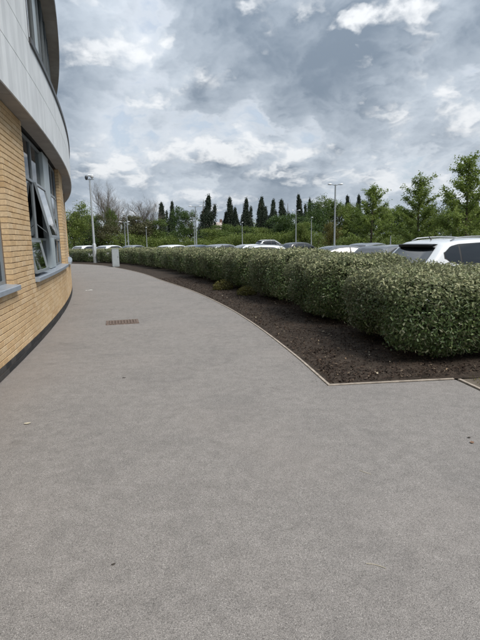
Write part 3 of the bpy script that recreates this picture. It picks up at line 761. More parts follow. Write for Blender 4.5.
# lamp columns in the car park
GC = -.15
def lamp_post(px, py, dist, heads, span, label, rz=0.0, grp='lamp columns in the car park', rad=.07, m='pole_dark'):
    t = at(px, py, dist); H = t.z - GC
    o = empty('lamp_post', (t.x, t.y, GC), rz); tag(o, label, 'lamp post', grp)
    lathe_obj('pole', [(rad*1.5, -.05), (rad*1.5, 1.2), (rad*1.05, 1.28), (rad*.75, H-.08), (rad*.75, H), (0, H)], M[m], o, 12)
    q = MB(); q.box((0, -rad*1.52, .6), (.1, .012, .4)); q.build('access_door', M[m], o)
    sides = (-1, 1) if heads == 2 else ((1,) if heads == 1 else (0,))
    for sgn in sides:
        if sgn:
            q = MB(); q.tube([(0, 0, H-.06), (sgn*span*.45, 0, H)], [.03, .025], 6); q.build('arm', M[m], o)
        q = MB()
        Gd = []
        for xx, ww, hh in ((0, .05, .04), (.12, .13, .07), (.4, .17, .085), (.62, .13, .06), (.70, .04, .03)):
            k = xx/.7*span*.55
            Gd.append([Vector((k, -ww, 0)), Vector((k, -ww*.7, hh)), Vector((k, ww*.7, hh)), Vector((k, ww, 0)), Vector((k, ww*.6, -hh*.5)), Vector((k, -ww*.6, -hh*.5)), Vector((k, -ww, 0))])
        q.grid(Gd); q.add(Gd[0][:6], [tuple(range(6))]); q.add(Gd[-1][:6], [tuple(range(5, -1, -1))])
        hd = q.build('lamp_head', M['lamp_white'], o, smooth=.7)
        hd.location = (sgn*span*.45, 0, H); hd.rotation_euler = (0, -.08 if sgn >= 0 else .08, 0)
        if sgn < 0: hd.rotation_euler = (0, -.08, math.pi)
        if sgn == 0: hd.rotation_euler = (0, 0, -1.2)
lamp_post(335.4, 184.6, 38, 2, .62, 'tallest twin headed lamp post, in front of the trees right of centre', .1)
lamp_post(296, 210.5, 66, 2, .62, 'thin twin headed lamp post left of the tallest one, by a conifer', .0)
lamp_post(311.5, 217.5, 80, 0, .7, 'short single headed lamp post between the two twin headed ones', .0)
lamp_post(195.3, 206.5, 58, 2, .85, 'taller of two lamp posts in front of the round tree', .2)
lamp_post(194.0, 221, 84, 2, .7, 'shorter of two lamp posts in front of the round tree', .1)
lamp_post(126.7, 212.5, 64, 2, .68, 'twin headed lamp post in front of the bare trees', .0)
lamp_post(124.3, 222, 80, 2, .95, 'low twin headed lamp post half hidden behind the left one', .0)
lamp_post(146, 227.5, 84, 0, .7, 'short lamp post with white head below the bare tree', .0)
lamp_post(242, 222.5, 84, 0, .7, 'lone short lamp post below the row of conifers', .0)
lamp_post(452.5, 211, 62, 0, .7, 'lamp post between the two leafy trees behind the white car', .0)
lamp_post(391, 228, 55, 0, .3, 'thin low post left of the white car in front of the bushes', .0, rad=.05)

# ------------------------------------------------------------------ small things on the path
c4 = [ground_at(105, 321), ground_at(139, 319), ground_at(139.5, 323.6), ground_at(106, 325.6)]
cc = sum(c4, Vector())/4; dv = (c4[1]-c4[0]).normalized(); rz = math.atan2(dv.y, dv.x)
dc = empty('drain_cover', (cc.x, cc.y, 0), rz); tag(dc, 'rusty iron drain cover set flush in the tarmac path', 'drain cover')
DW, DD = .64, .50
q = MB()
for sx in (-1, 1): q.box((sx*(DW/2-.025), 0, .004), (.05, DD, .012))
for sy in (-1, 1): q.box((0, sy*(DD/2-.025), .004), (DW-.1, .05, .012))
q.build('frame', M['rust'], dc, bevel=.002)
q = MB(); q.box((0, 0, .001), (DW-.112, DD-.112, .006)); q.build('plate', M['rust_dark'], dc)
nb = 9
me = None
for i in range(nb):
    for j in range(2):
        if me is None:
            q = MB(); q.box((0, 0, 0), (.036, .178, .010)); me = q.mesh('rib', bevel=.002); me.materials.append(M['rust'])
        o = bpy.data.objects.new('rib', me); col.objects.link(o); o.parent = dc; o.location = (-DW/2+.083+i*(DW-.166)/(nb-1), (-.094 if j == 0 else .094), .008)
def flat_leaf(name, px, py, ln, wd, rz, m, label, cat, curl=.3):
    p = ground_at(px, py); q = MB(); G = []
    for t in np.linspace(-.5, .5, 9):
        wv = wd*.5*(max(.02, 1-(2*t)**2))**.7; zz = .005 + curl*ln*(t*t) 
        G.append([Vector((t*ln, -wv, zz + curl*wv*.6)), Vector((t*ln, 0, zz)), Vector((t*ln, wv, zz + curl*wv*.6))])
    q.grid(G); o = q.build(name, m, None, smooth=True); o.location = p; o.rotation_euler = (0, 0, rz); tag(o, label, cat)
def stalk(name, px0, py0, px1, py1, bend, label):
    a, b = ground_at(px0, py0), ground_at(px1, py1); n = Vector((-(b-a).y, (b-a).x, 0))*bend; q = MB()
    pts = [a.lerp(b, t) + n*4*t*(1-t) + Vector((0, 0, .004)) - a for t in np.linspace(0, 1, 8)]
    q.tube(pts, [.0016]*8, 5); o = q.build(name, M['straw'], None); o.location = a; tag(o, label, 'straw')
M['brownleaf'] = mat('dead_leaf', (.20, .115, .07), .8, .3, 60); M['darkleaf'] = mat('dark_leaf', (.05, .04, .03), .8, .3, 60)
flat_leaf('dead_leaf', 27.5, 424, .06, .035, .3, M['straw'], 'pale dead leaf on the tarmac near the brick wall', 'leaf')
flat_leaf('dead_leaf', 113.5, 565, .024, .012, .4, M['darkleaf'], 'tiny dark leaf on the tarmac at lower left', 'leaf')
flat_leaf('dead_leaf', 472, 443, .04, .03, 1.0, M['brownleaf'], 'small reddish leaf on the tarmac near the right edge', 'leaf')
flat_leaf('dead_leaf', 469, 438, .03, .02, .2, M['darkleaf'], 'dark leaf scrap just above the reddish leaf at right', 'leaf')
flat_leaf('dead_leaf', 124, 378, .05, .02, .1, M['darkleaf'], 'dark leaf scrap on the tarmac below the drain cover', 'leaf')
stalk('straw_stalk', 366, 564, 386, 569, .08, 'thin pale straw lying on the tarmac at lower right')
stalk('straw_stalk', 359.5, 470.5, 371, 474.5, -.06, 'short pale straw on the tarmac below the bed corner')
p = ground_at(89, 290.3); q = MB(); G = [[Vector((x, y, .006 + .012*math.sin(x*30)*math.cos(y*22))) for y in np.linspace(-.06, .06, 5)] for x in np.linspace(-.11, .11, 8)]
q.grid(G); o = q.build('paper_scrap', M['paper'], None, smooth=True); o.location = p; o.rotation_euler = (0, 0, .25); tag(o, 'white scrap of paper on the path beside the curved wall', 'litter')

# ------------------------------------------------------------------ cars
def cr1(pts, per=6):
    return [(p.x, p.y) for p in crom(pts, per)]
class Car:
    """body lofted from a centre-line profile (rear to front) with tumblehome; windows, lamps and trim lie on that surface"""
    def __init__(s, L_, W_, H_, prof, belt, wheels, wr=.33, sill=.22):
        s.L, s.W, s.H, s.belt, s.wheels, s.wr, s.sill = L_, W_, H_, belt, wheels, wr, sill
        s.P = cr1(prof, 6); s.r = .055
        s.N = []
        for i in range(len(s.P)):
            a = s.P[max(0, i-1)]; b = s.P[min(len(s.P)-1, i+1)]; dx, dz = b[0]-a[0], b[1]-a[1]; l = math.hypot(dx, dz) or 1
            s.N.append((-dz/l, dx/l))
    def half(s, x, z):
        k = 1.0
        if x < .7: k -= .13*(1-x/.7)**2.2
        if x > s.L-.9: k -= .16*((x-s.L+.9)/.9)**2.2
        if z > s.belt: k -= .23*((z-s.belt)/(s.H-s.belt))**1.25
        else: k -= .03*((s.belt-z)/s.belt)**2
        return s.W/2*k
    def top(s, i, q, off=0.0):
        (x, z), (nx, nz) = s.P[i], s.N[i]; d = off - s.r*abs(q)**7; xx, zz = x+nx*d, z+nz*d
        return Vector((xx, q*s.half(x, z)*(1), zz - .0*q*q))
    def topf(s, t, q, off=0.0):
        i = min(int(t), len(s.P)-2); return s.top(i, q, off).lerp(s.top(i+1, q, off), t-i)
    def idx(s, x, z):   # profile parameter nearest to a point
        return min(range(len(s.P)), key=lambda i: (s.P[i][0]-x)**2+(s.P[i][1]-z)**2)
    def ztop(s, x):
        xs = [p[0] for p in s.P]; zs = [p[1] for p in s.P]; return float(np.interp(x, xs, zs))
    def zbot(s, x):
        z = s.sill
        for xw in s.wheels:
            R = s.wr+.07
            if abs(x-xw) < R: z = max(z, s.wr + math.sqrt(R*R-(x-xw)**2))
        return z
    def body(s):
        mb = MB(); n = len(s.P); qs = [-1, -.985, -.95, -.85, -.6, -.3, 0, .3, .6, .85, .95, .985, 1]
        mb.grid([[s.top(i, q) for q in qs] for i in range(n)])
        # sides
        xs = sorted(set([round(p[0], 4) for p in s.P] + [round(xw+k*(s.wr+.07), 4) for xw in s.wheels for k in np.linspace(-1, 1, 13)]))
        for sg in (-1, 1):
            G = []
            for i in range(n):
                e = s.top(i, sg); zb = min(s.zbot(e.x), e.z-.01); row = []
                for k in np.linspace(0, 1, 13):
                    z = e.z + (zb-e.z)*k; row.append(Vector((e.x, sg*s.half(e.x, z), z)))
                row[0] = e; G.append(row)
            # densify around the wheels
            G2 = []
            for a, b in zip(G[:-1], G[1:]):
                m = max(1, int(abs(b[0].x-a[0].x)/.06))
                for j in range(m):
                    t = j/m; e = a[0].lerp(b[0], t)
                    if j == 0: G2.append(a); continue
                    zb = min(s.zbot(e.x), e.z-.01); G2.append([e] + [Vector((e.x, sg*s.half(e.x, e.z+(zb-e.z)*k), e.z+(zb-e.z)*k)) for k in np.linspace(0, 1, 13)[1:]])
            G2.append(G[-1]); mb.grid(G2)
        mb.box((s.L/2, 0, s.sill+.06), (s.L-.5, s.W*.80, .1))
        return mb
    def toppatch(s, i0, i1, q0, q1, off=.004, n=10, taper=0.0):
        G = []
        for t in np.linspace(i0, i1, n):
            k = (t-i0)/(i1-i0); a = q0*(1-taper*k); b = q1*(1-taper*k); G.append([s.topf(t, a+(b-a)*j/9, off) for j in range(10)])
        mb = MB(); mb.grid(G); return mb
    def sidepatch(s, sg, lo, hi, off=.005, n=12, m=6):
        """lo, hi : functions or polylines z(x); patch between x of the polylines"""
        x0, x1 = lo[0][0], lo[-1][0]; G = []
        for x in np.linspace(x0, x1, n):
            a = np.interp(x, [p[0] for p in lo], [p[1] for p in lo]); b = np.interp(x, [p[0] for p in hi], [p[1] for p in hi])
            G.append([Vector((x, sg*(s.half(x, a+(b-a)*j/m)+off), a+(b-a)*j/m)) for j in range(m+1)])
        mb = MB(); mb.grid(G); return mb
def wheel_meshes(wr, wd):
    X = Matrix.Rotation(math.pi/2, 4, 'X'); t = MB(); t.lathe([(wr*.62, -wd/2), (wr*.93, -wd/2), (wr, -wd*.36), (wr, wd*.36), (wr*.93, wd/2), (wr*.62, wd/2)], 28, X)
    r = MB(); r.lathe([(wr*.63, wd*.45), (wr*.6, wd*.5), (wr*.56, wd*.42), (wr*.56, -.02)], 28, X); r.lathe([(wr*.56, -.0), (0, -.0)], 28, X); r.lathe([(.06, .0), (.06, wd*.44), (0, wd*.46)], 12, X)
    for k in range(5):
        a = k*2*math.pi/5; r.box((math.cos(a)*wr*.3, -wd*.38, math.sin(a)*wr*.3), (wr*.56, .03, .06), Matrix.Rotation(-a, 3, 'Y'))
    return t.mesh('tyre', smooth=.6), r.mesh('rim', smooth=.6)
SUVP = [(0, .42), (.02, .62), (.035, .82), (.07, 1.00), (.14, 1.10), (.37, 1.34), (.58, 1.54), (.74, 1.635), (1.15, 1.69), (1.8, 1.715), (2.5, 1.69), (2.95, 1.59), (3.35, 1.33), (3.72, 1.09), (4.05, 1.03), (4.42, .93), (4.58, .74), (4.62, .55), (4.64, .42)]
HATP = [(0, .38), (.02, .55), (.04, .75), (.08, .92), (.17, 1.00), (.36, 1.22), (.52, 1.36), (.72, 1.42), (1.25, 1.465), (1.8, 1.46), (2.3, 1.38), (2.72, 1.16), (3.1, .95), (3.45, .88), (3.85, .77), (4.0, .62), (4.06, .48), (4.08, .38)]
SALP = [(0, .38), (.02, .58), (.05, .80), (.10, .95), (.35, 1.01), (.62, 1.05), (1.0, 1.24), (1.35, 1.38), (1.75, 1.43), (2.25, 1.43), (2.65, 1.36), (3.1, 1.13), (3.45, .95), (3.9, .86), (4.3, .74), (4.46, .60), (4.53, .46), (4.55, .38)]
SPEC = {'suv': dict(L_=4.64, W_=1.82, H_=1.715, prof=SUVP, belt=1.06, wheels=(.92, 3.66), wr=.36, sill=.25),
        'hatch': dict(L_=4.08, W_=1.73, H_=1.465, prof=HATP, belt=.96, wheels=(.70, 3.25), wr=.31, sill=.2),
        'saloon': dict(L_=4.55, W_=1.78, H_=1.43, prof=SALP, belt=.96, wheels=(.95, 3.65), wr=.32, sill=.2)}
cache = {}
def make_car(kind, pm, label, loc, heading, grp='cars parked behind the hedge'):
    """loc : middle of the car's rear end on the ground"""
    o = empty('parked_car', loc, heading); tag(o, label, 'car', grp)
    if kind not in cache:
        sp = SPEC[kind]; c = Car(**sp); K = []
        Lc, H = c.L, c.H
        K.append(('body', c.body().mesh('body', smooth=.7, merge=.002), 'PAINT', None))
        g = c.belt
        # rear and front screens
        if kind == 'suv':
            rw = (c.idx(.14, 1.10)+.2, c.idx(.58, 1.54)-1.2); fw = (c.idx(2.95, 1.59)+1.0, c.idx(3.72, 1.09)-.8)
            sides = [([(.64, 1.27), (.76, 1.18), (1.08, 1.12)], [(.64, 1.37), (.84, 1.51), (1.08, 1.555)], 'quarter_window'),
                     ([(1.13, 1.115), (1.95, 1.085)], [(1.13, 1.56), (1.95, 1.59)], 'side_window'), ([(2.03, 1.085), (3.12, 1.07), (3.2, 1.07)], [(2.03, 1.59), (2.6, 1.545), (3.2, 1.12)], 'side_window')]
        elif kind == 'hatch':
            rw = (c.idx(.17, 1.0)+.3, c.idx(.52, 1.36)-.8); fw = (c.idx(2.3, 1.38)+.8, c.idx(3.1, .95)-.6)
            sides = [([(.55, 1.05), (1.05, .99)], [(.55, 1.15), (1.05, 1.33)], 'quarter_window'), ([(1.1, .985), (1.75, .975)], [(1.1, 1.335), (1.75, 1.36)], 'side_window'), ([(1.82, .97), (2.8, .965)], [(1.82, 1.36), (2.1, 1.33), (2.8, 1.0)], 'side_window')]
        else:
            rw = (c.idx(.62, 1.05)+.6, c.idx(1.35, 1.38)-.6); fw = (c.idx(2.65, 1.36)+.8, c.idx(3.45, .95)-.6)
            sides = [([(.98, 1.03), (1.3, 1.0)], [(.98, 1.06), (1.3, 1.2)], 'quarter_window'), ([(1.33, 1.0), (2.05, .985)], [(1.33, 1.22), (1.55, 1.31), (2.05, 1.335)], 'side_window'), ([(2.12, .985), (3.1, .975)], [(2.12, 1.335), (2.5, 1.29), (3.1, 1.01)], 'side_window')]
        K.append(('rear_window', c.toppatch(*rw, -.84, .84, taper=.03).mesh('rear_window', smooth=True), 'car_glass', None))
        K.append(('windscreen', c.toppatch(*fw, -.9, .9, taper=-.02).mesh('windscreen', smooth=True), 'car_glass', None))
        for sg in (-1, 1):
            for lo, hi, nm in sides: K.append((nm, c.sidepatch(sg, lo, hi).mesh(nm, smooth=True), 'car_glass', None))
            xa, xb = sides[0][0][0][0]-.03, sides[-1][0][-1][0]+.03
            tl = [(xa, sides[0][0][0][1]-.03)] + [(x_, z_-.028) for q_ in sides for x_, z_ in q_[0]] + [(xb, sides[-1][0][-1][1]-.03)]
            th = [(xa, sides[0][1][0][1]+.01)] + [(x_, z_+.014) for q_ in sides for x_, z_ in q_[1]] + [(xb, sides[-1][1][-1][1]-.01)]
            K.append(('window_trim', c.sidepatch(sg, tl, th, off=.003, n=40).mesh('window_trim', smooth=True), 'black_plastic', None))
            z0 = .78 if kind == 'suv' else .70
            K.append(('tail_light', c.sidepatch(sg, [(.06, z0), (.40, z0+.1)], [(.06, z0+.24), (.40, z0+.22)]).mesh('tail_light', smooth=True), 'redlens', None))
            K.append(('headlight', c.sidepatch(sg, [(Lc-.55, z0-.06), (Lc-.12, z0-.12)], [(Lc-.55, z0+.03), (Lc-.12, z0-.01)]).mesh('headlight', smooth=True), 'clearlens', None))
            q = MB(); q.box((2.78 if kind != 'hatch' else 2.55, sg*(c.half(2.7, g)+.10), g+.06), (.14, .2, .14)); K.append(('door_mirror', q.mesh('door_mirror', bevel=.03), 'PAINT', None))
            for xh in (1.3, 2.25):
                q = MB(); q.box((xh, sg*(c.half(xh, g-.1)+.018), g-.1), (.2, .03, .03)); K.append(('door_handle', q.mesh('door_handle', bevel=.008), 'PAINT', None))
        q = c.toppatch(.6, c.idx(.02, .60)+1.5, -.93, .93, .02); K.append(('rear_bumper', q.mesh('rear_bumper', smooth=True), 'black_plastic', None))
        i0 = c.idx(.035, .80); q = c.toppatch(i0-1, i0+2.0, -.3, .3, .012); K.append(('number_plate', q.mesh('number_plate', smooth=True), 'plate', None))
        n = len(c.P); q = c.toppatch(n-9, n-3, -.55, .55, .012); K.append(('grille', q.mesh('grille', smooth=True), 'black_plastic', None))
        if kind == 'suv':
            q = MB(); G = []; it = c.idx(.58, 1.54)
            for k in np.linspace(-.80, .80, 13):
                b = c.topf(it+2.0, k, 0); e = (1-(abs(k)/.8)**4)*.05; bx = b.x
                G.append([Vector((bx+.10, b.y, b.z+.004)), Vector((bx-.14-e, b.y, b.z-.002)), Vector((bx-.16-e, b.y, b.z-.02)), Vector((bx-.14-e, b.y, b.z-.075)), Vector((bx-.03, b.y, b.z-.085)), Vector((bx+.02, b.y, b.z-.05))])
            q.grid(G); K.append(('spoiler_top', None, None, None)) if False else None
            K.append(('spoiler', q.mesh('spoiler', smooth=.5), 'black_plastic', None))
            for sg in (-1, 1):
                pts = []
                for x in np.linspace(.95, 2.75, 12):
                    i = c.idx(x, c.ztop(x)); pts.append((x, sg*c.half(x, c.ztop(x))*.93, c.ztop(x) + (.028 if 1.0 < x < 2.7 else -.02)))
                q = MB(); q.tube(pts, .016, 6); K.append(('roof_rail', q.mesh('roof_rail', smooth=True), 'rim', None))
            q = MB(); q.tube([(1.0, 0, 1.66), (.92, 0, 1.74), (.89, 0, 1.78)], [.02, .012, .006], 6); K.append(('aerial', q.mesh('aerial', smooth=True), 'black_plastic', None))
            q = MB(); q.tube([(.02, 0, 1.12), (.12, .28, 1.16), (.10, .34, 1.17)], .012, 5); K.append(('rear_wiper', q.mesh('rear_wiper'), 'black_plastic', None))
        ty, ri = wheel_meshes(c.wr, .21)
        for xw in c.wheels:
            for sg in (-1, 1): K.append(('wheel', (ty, ri), None, (xw, sg*(c.W/2-.13), c.wr, sg)))
        cache[kind] = K
    for nm, me, mk, extra in cache[kind]:
        if nm == 'wheel':
            t, r = me; x, y, z, sg = extra
            wo = link('wheel', t, o, M['rubber']); wo.location = (x, y, z); wo.rotation_euler = (0, 0, 0 if sg < 0 else math.pi)
            link('rim', r, wo, M['rim'])
        elif mk == 'PAINT':
            po = link(nm, me, o, pm); po.material_slots[0].link = 'OBJECT'; po.material_slots[0].material = pm
        else: link(nm, me, o, M[mk])
    return o
PW_ = paint('white_paint', (.70, .72, .74)); PS_ = paint('silver_paint', (.26, .275, .29), .5); PG = paint('grey_paint', (.14, .145, .15), .4); PB = paint('blue_paint', (.05, .075, .13), .3); PD = paint('dark_paint', (.02, .022, .026), .2)
a0 = math.atan2(.34, .94)
def car_at(kind, pm, px, dist, heading, label):
    t = at(px, 240, dist); return make_car(kind, pm, label, (t.x, t.y, GC), heading)
car_at('suv', PW_, 399, 11.4, a0, 'white four by four with black tailgate spoiler right behind the near hedge')
car_at('hatch', PG, 362, 17.8, a0+.25, 'dark grey hatchback just left of the white four by four')
car_at('saloon', PG, 300, 21, a0-.1, 'grey saloon with a long roof right of centre behind the hedge')
car_at('hatch', PS_, 352, 27, a0+.3, 'small silver hatchback between the dark grey hatchback and the grey saloon')
car_at('hatch', PW_, 291, 25.5, a0+2.9, 'white hatchback with rounded tail left of the long grey saloon')
car_at('suv', PS_, 256, 66, a0+.1, 'silver boxy car with visible windows near the picture centre')
car_at('saloon', PW_, 226, 34, a0+.2, 'long white saloon below the row of conifers')
car_at('hatch', PS_, 205, 36, a0+.35, 'silver hatchback below the gap with the far house')
car_at('saloon', PB, 178, 36, a0+.5, 'dark blue saloon below the round tree')
car_at('hatch', PW_, 158, 37, a0+.55, 'white hatchback left of the dark blue saloon')
car_at('saloon', PS_, 119, 46, a0+.7, 'silver saloon seen beside the slim cabinet')
car_at('hatch', PW_, 98, 47, a0+.7, 'white hatchback just right of the camera column')
car_at('hatch', PW_, 74, 50, a0+.75, 'white car at far left beside the building')
car_at('hatch', PD, 283, 42, a0+.1, 'black hatchback behind the white hatchback at the centre')

# ------------------------------------------------------------------ trees
def branch_tree(H, seed, levels=4, spread=.5, r0=.16, start=.25, nb=(9, 5, 4, 3), upward=.5, lens=(.42, .5, .5, .5), sides=6, taper=.35):
    """returns (MB of wood, list of (tip, direction)) ; trunk along +Z of height H"""
    rg = random.Random(seed); mb = MB(); tips = []
    def grow(p, d, ln, r, lev):
        pts = [p]; dd = d.copy(); n = 5 if lev == 0 else 3
        for k in range(n):
            dd = (dd + Vector((rg.gauss(0, .10), rg.gauss(0, .10), rg.gauss(0, .06) + (.10*upward if lev else .05)))).normalized(); pts.append(pts[-1] + dd*ln/n)
        rads = [r*(1-(1-taper)*k/n) for k in range(n+1)]
        if lev == 0: rads[0] *= 1.3
        mb.tube(pts, rads, max(3, sides-lev*1), caps=False)
        if lev >= levels: tips.append((pts[-1], dd)); return
        if lev >= levels-1: tips.append((pts[-1], dd))
        for k in range(nb[lev]):
            t = (start if lev == 0 else .25) + (1-(start if lev == 0 else .25))*(k+rg.random()*.8)/nb[lev]; t = min(t, .98)
            i = min(int(t*n), n-1); b = pts[i].lerp(pts[i+1], t*n-i); bd = (pts[i+1]-pts[i]).normalized()
            a = rg.uniform(0, 6.28) if lev else k*2.4+rg.uniform(-.4, .4)
            u_ = bd.orthogonal().normalized(); v_ = bd.cross(u_); side = u_*math.cos(a) + v_*math.sin(a)
            nd = (bd*(1-spread*.6) + side*spread*1.2 + Vector((0, 0, upward*.4))).normalized()
            ll = ln*lens[lev]*(1.15-.55*t if lev == 0 else 1)*rg.uniform(.75, 1.2)
            grow(b, nd, ll, max(.006, rads[i]*.55), lev+1)
    grow(Vector((0, 0, -.1)), Vector((0, 0, 1)), H, r0, 0)
    return mb, tips
def crown_from(name, centres, per, sig, leaf, seed, wl=.6, zsq=.8):
    rg = np.random.default_rng(seed); C_ = np.array([tuple(c) for c in centres]); n = len(C_)*per
    X = np.repeat(C_, per, 0) + rg.normal(size=(n, 3))*sig*np.array([1, 1, zsq])*rg.uniform(.6, 1.3, (len(C_), 1)).repeat(per, 0)
    tone = np.clip(np.repeat(rg.normal(.5, .17, len(C_)), per) + rg.normal(size=n)*.16, 0, 1)
    Nn = rg.normal(size=(n, 3)) + np.array([0, 0, .7]); X[:, 2] = np.maximum(X[:, 2], .1)
    return leaf_mesh(name, X, Nn, leaf*rg.uniform(.6, 1.3, n), leaf*wl*rg.uniform(.7, 1.2, n), tone)
def blob_centres(n, rx, ry, z0, z1, seed, power=.45, lobes=7, hollow=.35):
    rg = np.random.default_rng(seed); out_ = []
    lc = [(rg.uniform(-.55, .55)*rx, rg.uniform(-.55, .55)*ry, z0 + (z1-z0)*rg.uniform(.15, .95)) for _ in range(lobes)]
    lr = [rg.uniform(.45, .62) for _ in range(lobes)]
    while len(out_) < n:
        k = rg.integers(0, lobes); d = rg.normal(size=3); d /= np.linalg.norm(d); rr = (hollow + (1-hollow)*rg.random())*lr[k]
        p = np.array(lc[k]) + d*rr*np.array([rx, ry, (z1-z0)*.42])
        if p[2] > z0*.6 and p[2] < z1*1.02: out_.append(p)
    return out_
T_ = {}
def tree_kind(k):
    """prototype (trunk mesh, crown mesh or None, height) for each kind, built once"""
    if k in T_: return T_[k]
    if k.startswith('round'):     # broad leafy tree, 9 m
        sd_ = int(k[-1]); wood, tips = branch_tree(6.5, sd_, 2, .55, .20, .25, (9, 4, 3), .5, (.5, .5, .5)); 
        C_ = blob_centres(230, 3.4, 3.4, 1.2, 9.0, sd_) ; r = (wood.mesh('trunk'), crown_from('crown', C_, 52, .33, .22, sd_), 9.0)
    elif k.startswith('bush'):    # bushy tree leafed to the ground, 5 m
        sd_ = int(k[-1]); wood, tips = branch_tree(3.4, sd_+30, 2, .6, .12, .12, (9, 4, 3), .5, (.6, .5, .5))
        C_ = blob_centres(170, 2.9, 2.6, .5, 5.0, sd_+30, lobes=9); r = (wood.mesh('trunk'), crown_from('crown', C_, 60, .30, .19, sd_+30), 5.0)
    elif k.startswith('conifer'):  # narrow dark conifer, 10 m
        sd_ = int(k[-1]); rg = np.random.default_rng(sd_+60); mb = MB(); mb.tube([(0, 0, -.1), (0, 0, 5), (0, 0, 9.6)], [.2, .12, .02], 7)
        C_ = []
        lean = rg.normal(size=2)*.045; ph = rg.uniform(0, 6.28, 6)
        spires = [(0, 0, 1.0, 1.0)] + [(rg.normal()*.45, rg.normal()*.45, rg.uniform(.62, .9), rg.uniform(.45, .7)) for _ in range(3)]
        for _ in range(330):
            sx, sy, sh_, sw = spires[rg.choice(4, p=[.55, .15, .15, .15])]
            t = rg.random()**.85; z = .9 + t*9.1*sh_; w_ = min(1, (1-t)*2.2)**.9*(.62+.38*(1-t))*sw*1.05*(1+.3*math.sin(z*1.5+ph[0])*math.sin(z*.8+ph[1])) + .03
            a = rg.uniform(0, 6.28); rr = w_*(.5+.5*rg.random()); C_.append((sx + math.cos(a)*rr + lean[0]*z, sy + math.sin(a)*rr + lean[1]*z, z))
            if rg.random() < .35: b = C_[-1]; mb.tube([(lean[0]*z, lean[1]*z, z-.4), b], [.025, .008], 3, caps=False)
        C_ = np.array(C_); n = len(C_)*34; X = np.repeat(C_, 34, 0) + rg.normal(size=(n, 3))*np.array([.13, .13, .32])
        T = rg.normal(size=(n, 3))*.4 + np.array([0, 0, 1.0]); Nn = rg.normal(size=(n, 3)); Nn[:, 2] *= .3
        tone = np.clip(np.repeat(rg.normal(.5, .2, len(C_)), 34) + rg.normal(size=n)*.15, 0, 1)
        r = (mb.mesh('trunk'), leaf_mesh('crown', X, Nn, .30*rg.uniform(.6, 1.2, n), .11, tone, T=T), 10.0)
    elif k.startswith('bare'):     # leafless tree, 9 m
        sd_ = int(k[-1]); wood, tips = branch_tree(6.8, sd_+90, 4, .52, .17, .16, (13, 7, 6, 5), .75, (.55, .55, .55, .55), sides=6, taper=.3)
        r = (wood.mesh('trunk'), None, 9.0)
    elif k.startswith('young'):    # upright open young tree, 7.5 m : leafy shoots along ascending limbs
        sd_ = int(k[-1]); rg = random.Random(sd_+120); mb = MB(); C_ = []; D_ = []
        mb.tube([(0, 0, -.1), (.03, 0, 2), (0, .03, 4.5), (0, 0, 7.1)], [.09, .07, .045, .012], 7)
        for k2 in range(26):
            t = .14 + .82*k2/25; z = 7.1*t; a = k2*2.4 + rg.uniform(-.3, .3); ln = (3.3*(1-t)**1.0 + .28)*rg.uniform(.88, 1.1); el_ = R_(rg.uniform(26, 38) + 16*t)
            d = Vector((math.cos(a)*math.cos(el_), math.sin(a)*math.cos(el_), math.sin(el_))); p = Vector((0, 0, z)); pts = [p]
            for j in range(4): d = (d + Vector((rg.gauss(0, .04), rg.gauss(0, .04), .05))).normalized(); pts.append(pts[-1] + d*ln/4)
            mb.tube(pts, [.03*(1-t*.5), .024*(1-t*.5), .017, .011, .004], 4, caps=False)
            for j in range(int(7*ln)+3):
                s_ = .12 + .88*rg.random(); i = min(int(s_*4), 3); C_.append(tuple(pts[i].lerp(pts[i+1], s_*4-i) + Vector((rg.gauss(0, .06), rg.gauss(0, .06), rg.gauss(0, .07))))); D_.append(tuple(d))
                if rg.random() < .22:    # side shoot
                    b = Vector(C_[-1]); e = b + (d + Vector((rg.gauss(0, .6), rg.gauss(0, .6), .3)))*rg.uniform(.25, .5); mb.tube([b, e], [.008, .003], 3, caps=False); C_.append(tuple(b.lerp(e, .6))); C_.append(tuple(e)); D_ += [tuple(d)]*2
        for j in range(10): C_.append((rg.gauss(0, .04), rg.gauss(0, .04), 6.1+j*.13)); D_.append((0, 0, 1))
        r = (mb.mesh('trunk'), crown_from('crown', C_, 22, .11, .14, sd_+5, zsq=1.0), 7.3)
    T_[k] = r; return r
def tree(px, py, dist, kind, leafm, label, cat='tree', grp=None, wscale=1.0, base=-.3, barkm='bark', name=None, rot=None):
    t = at(px, py, dist); tm, cm, h = tree_kind(kind); sc = (t.z-base)/h
    o = empty(name or {'co': 'conifer_tree', 'ba': 'bare_tree', 'yo': 'young_tree', 'bu': 'bushy_tree', 'ro': 'leafy_tree'}[kind[:2]], (t.x, t.y, base), random.uniform(0, 6.28) if rot is None else rot)
    o.scale = (sc*wscale, sc*wscale, sc); tag(o, label, cat, grp)
    tr = link('trunk', tm, o, M[barkm]); tr.material_slots[0].link = 'OBJECT'; tr.material_slots[0].material = M[barkm]
    if cm:
        c = link('crown', cm, o, M[leafm]); c.material_slots[0].link = 'OBJECT'; c.material_slots[0].material = M[leafm]
    return o
GY = 'young trees along the car park'
tree(470, 157, 33, 'young1', 'leaf_spring', 'tall open young tree at the right edge above the white car', grp=GY, wscale=1.25)
tree(420.5, 178, 37, 'young2', 'leaf_spring', 'bushy topped young tree behind the rear of the white car', grp=GY, wscale=1.35)
tree(373, 185.5, 46, 'young3', 'leaf_spring', 'pale green young tree right of the tallest lamp post', grp=GY, wscale=1.4)
GCf = 'dark narrow conifers on the skyline'
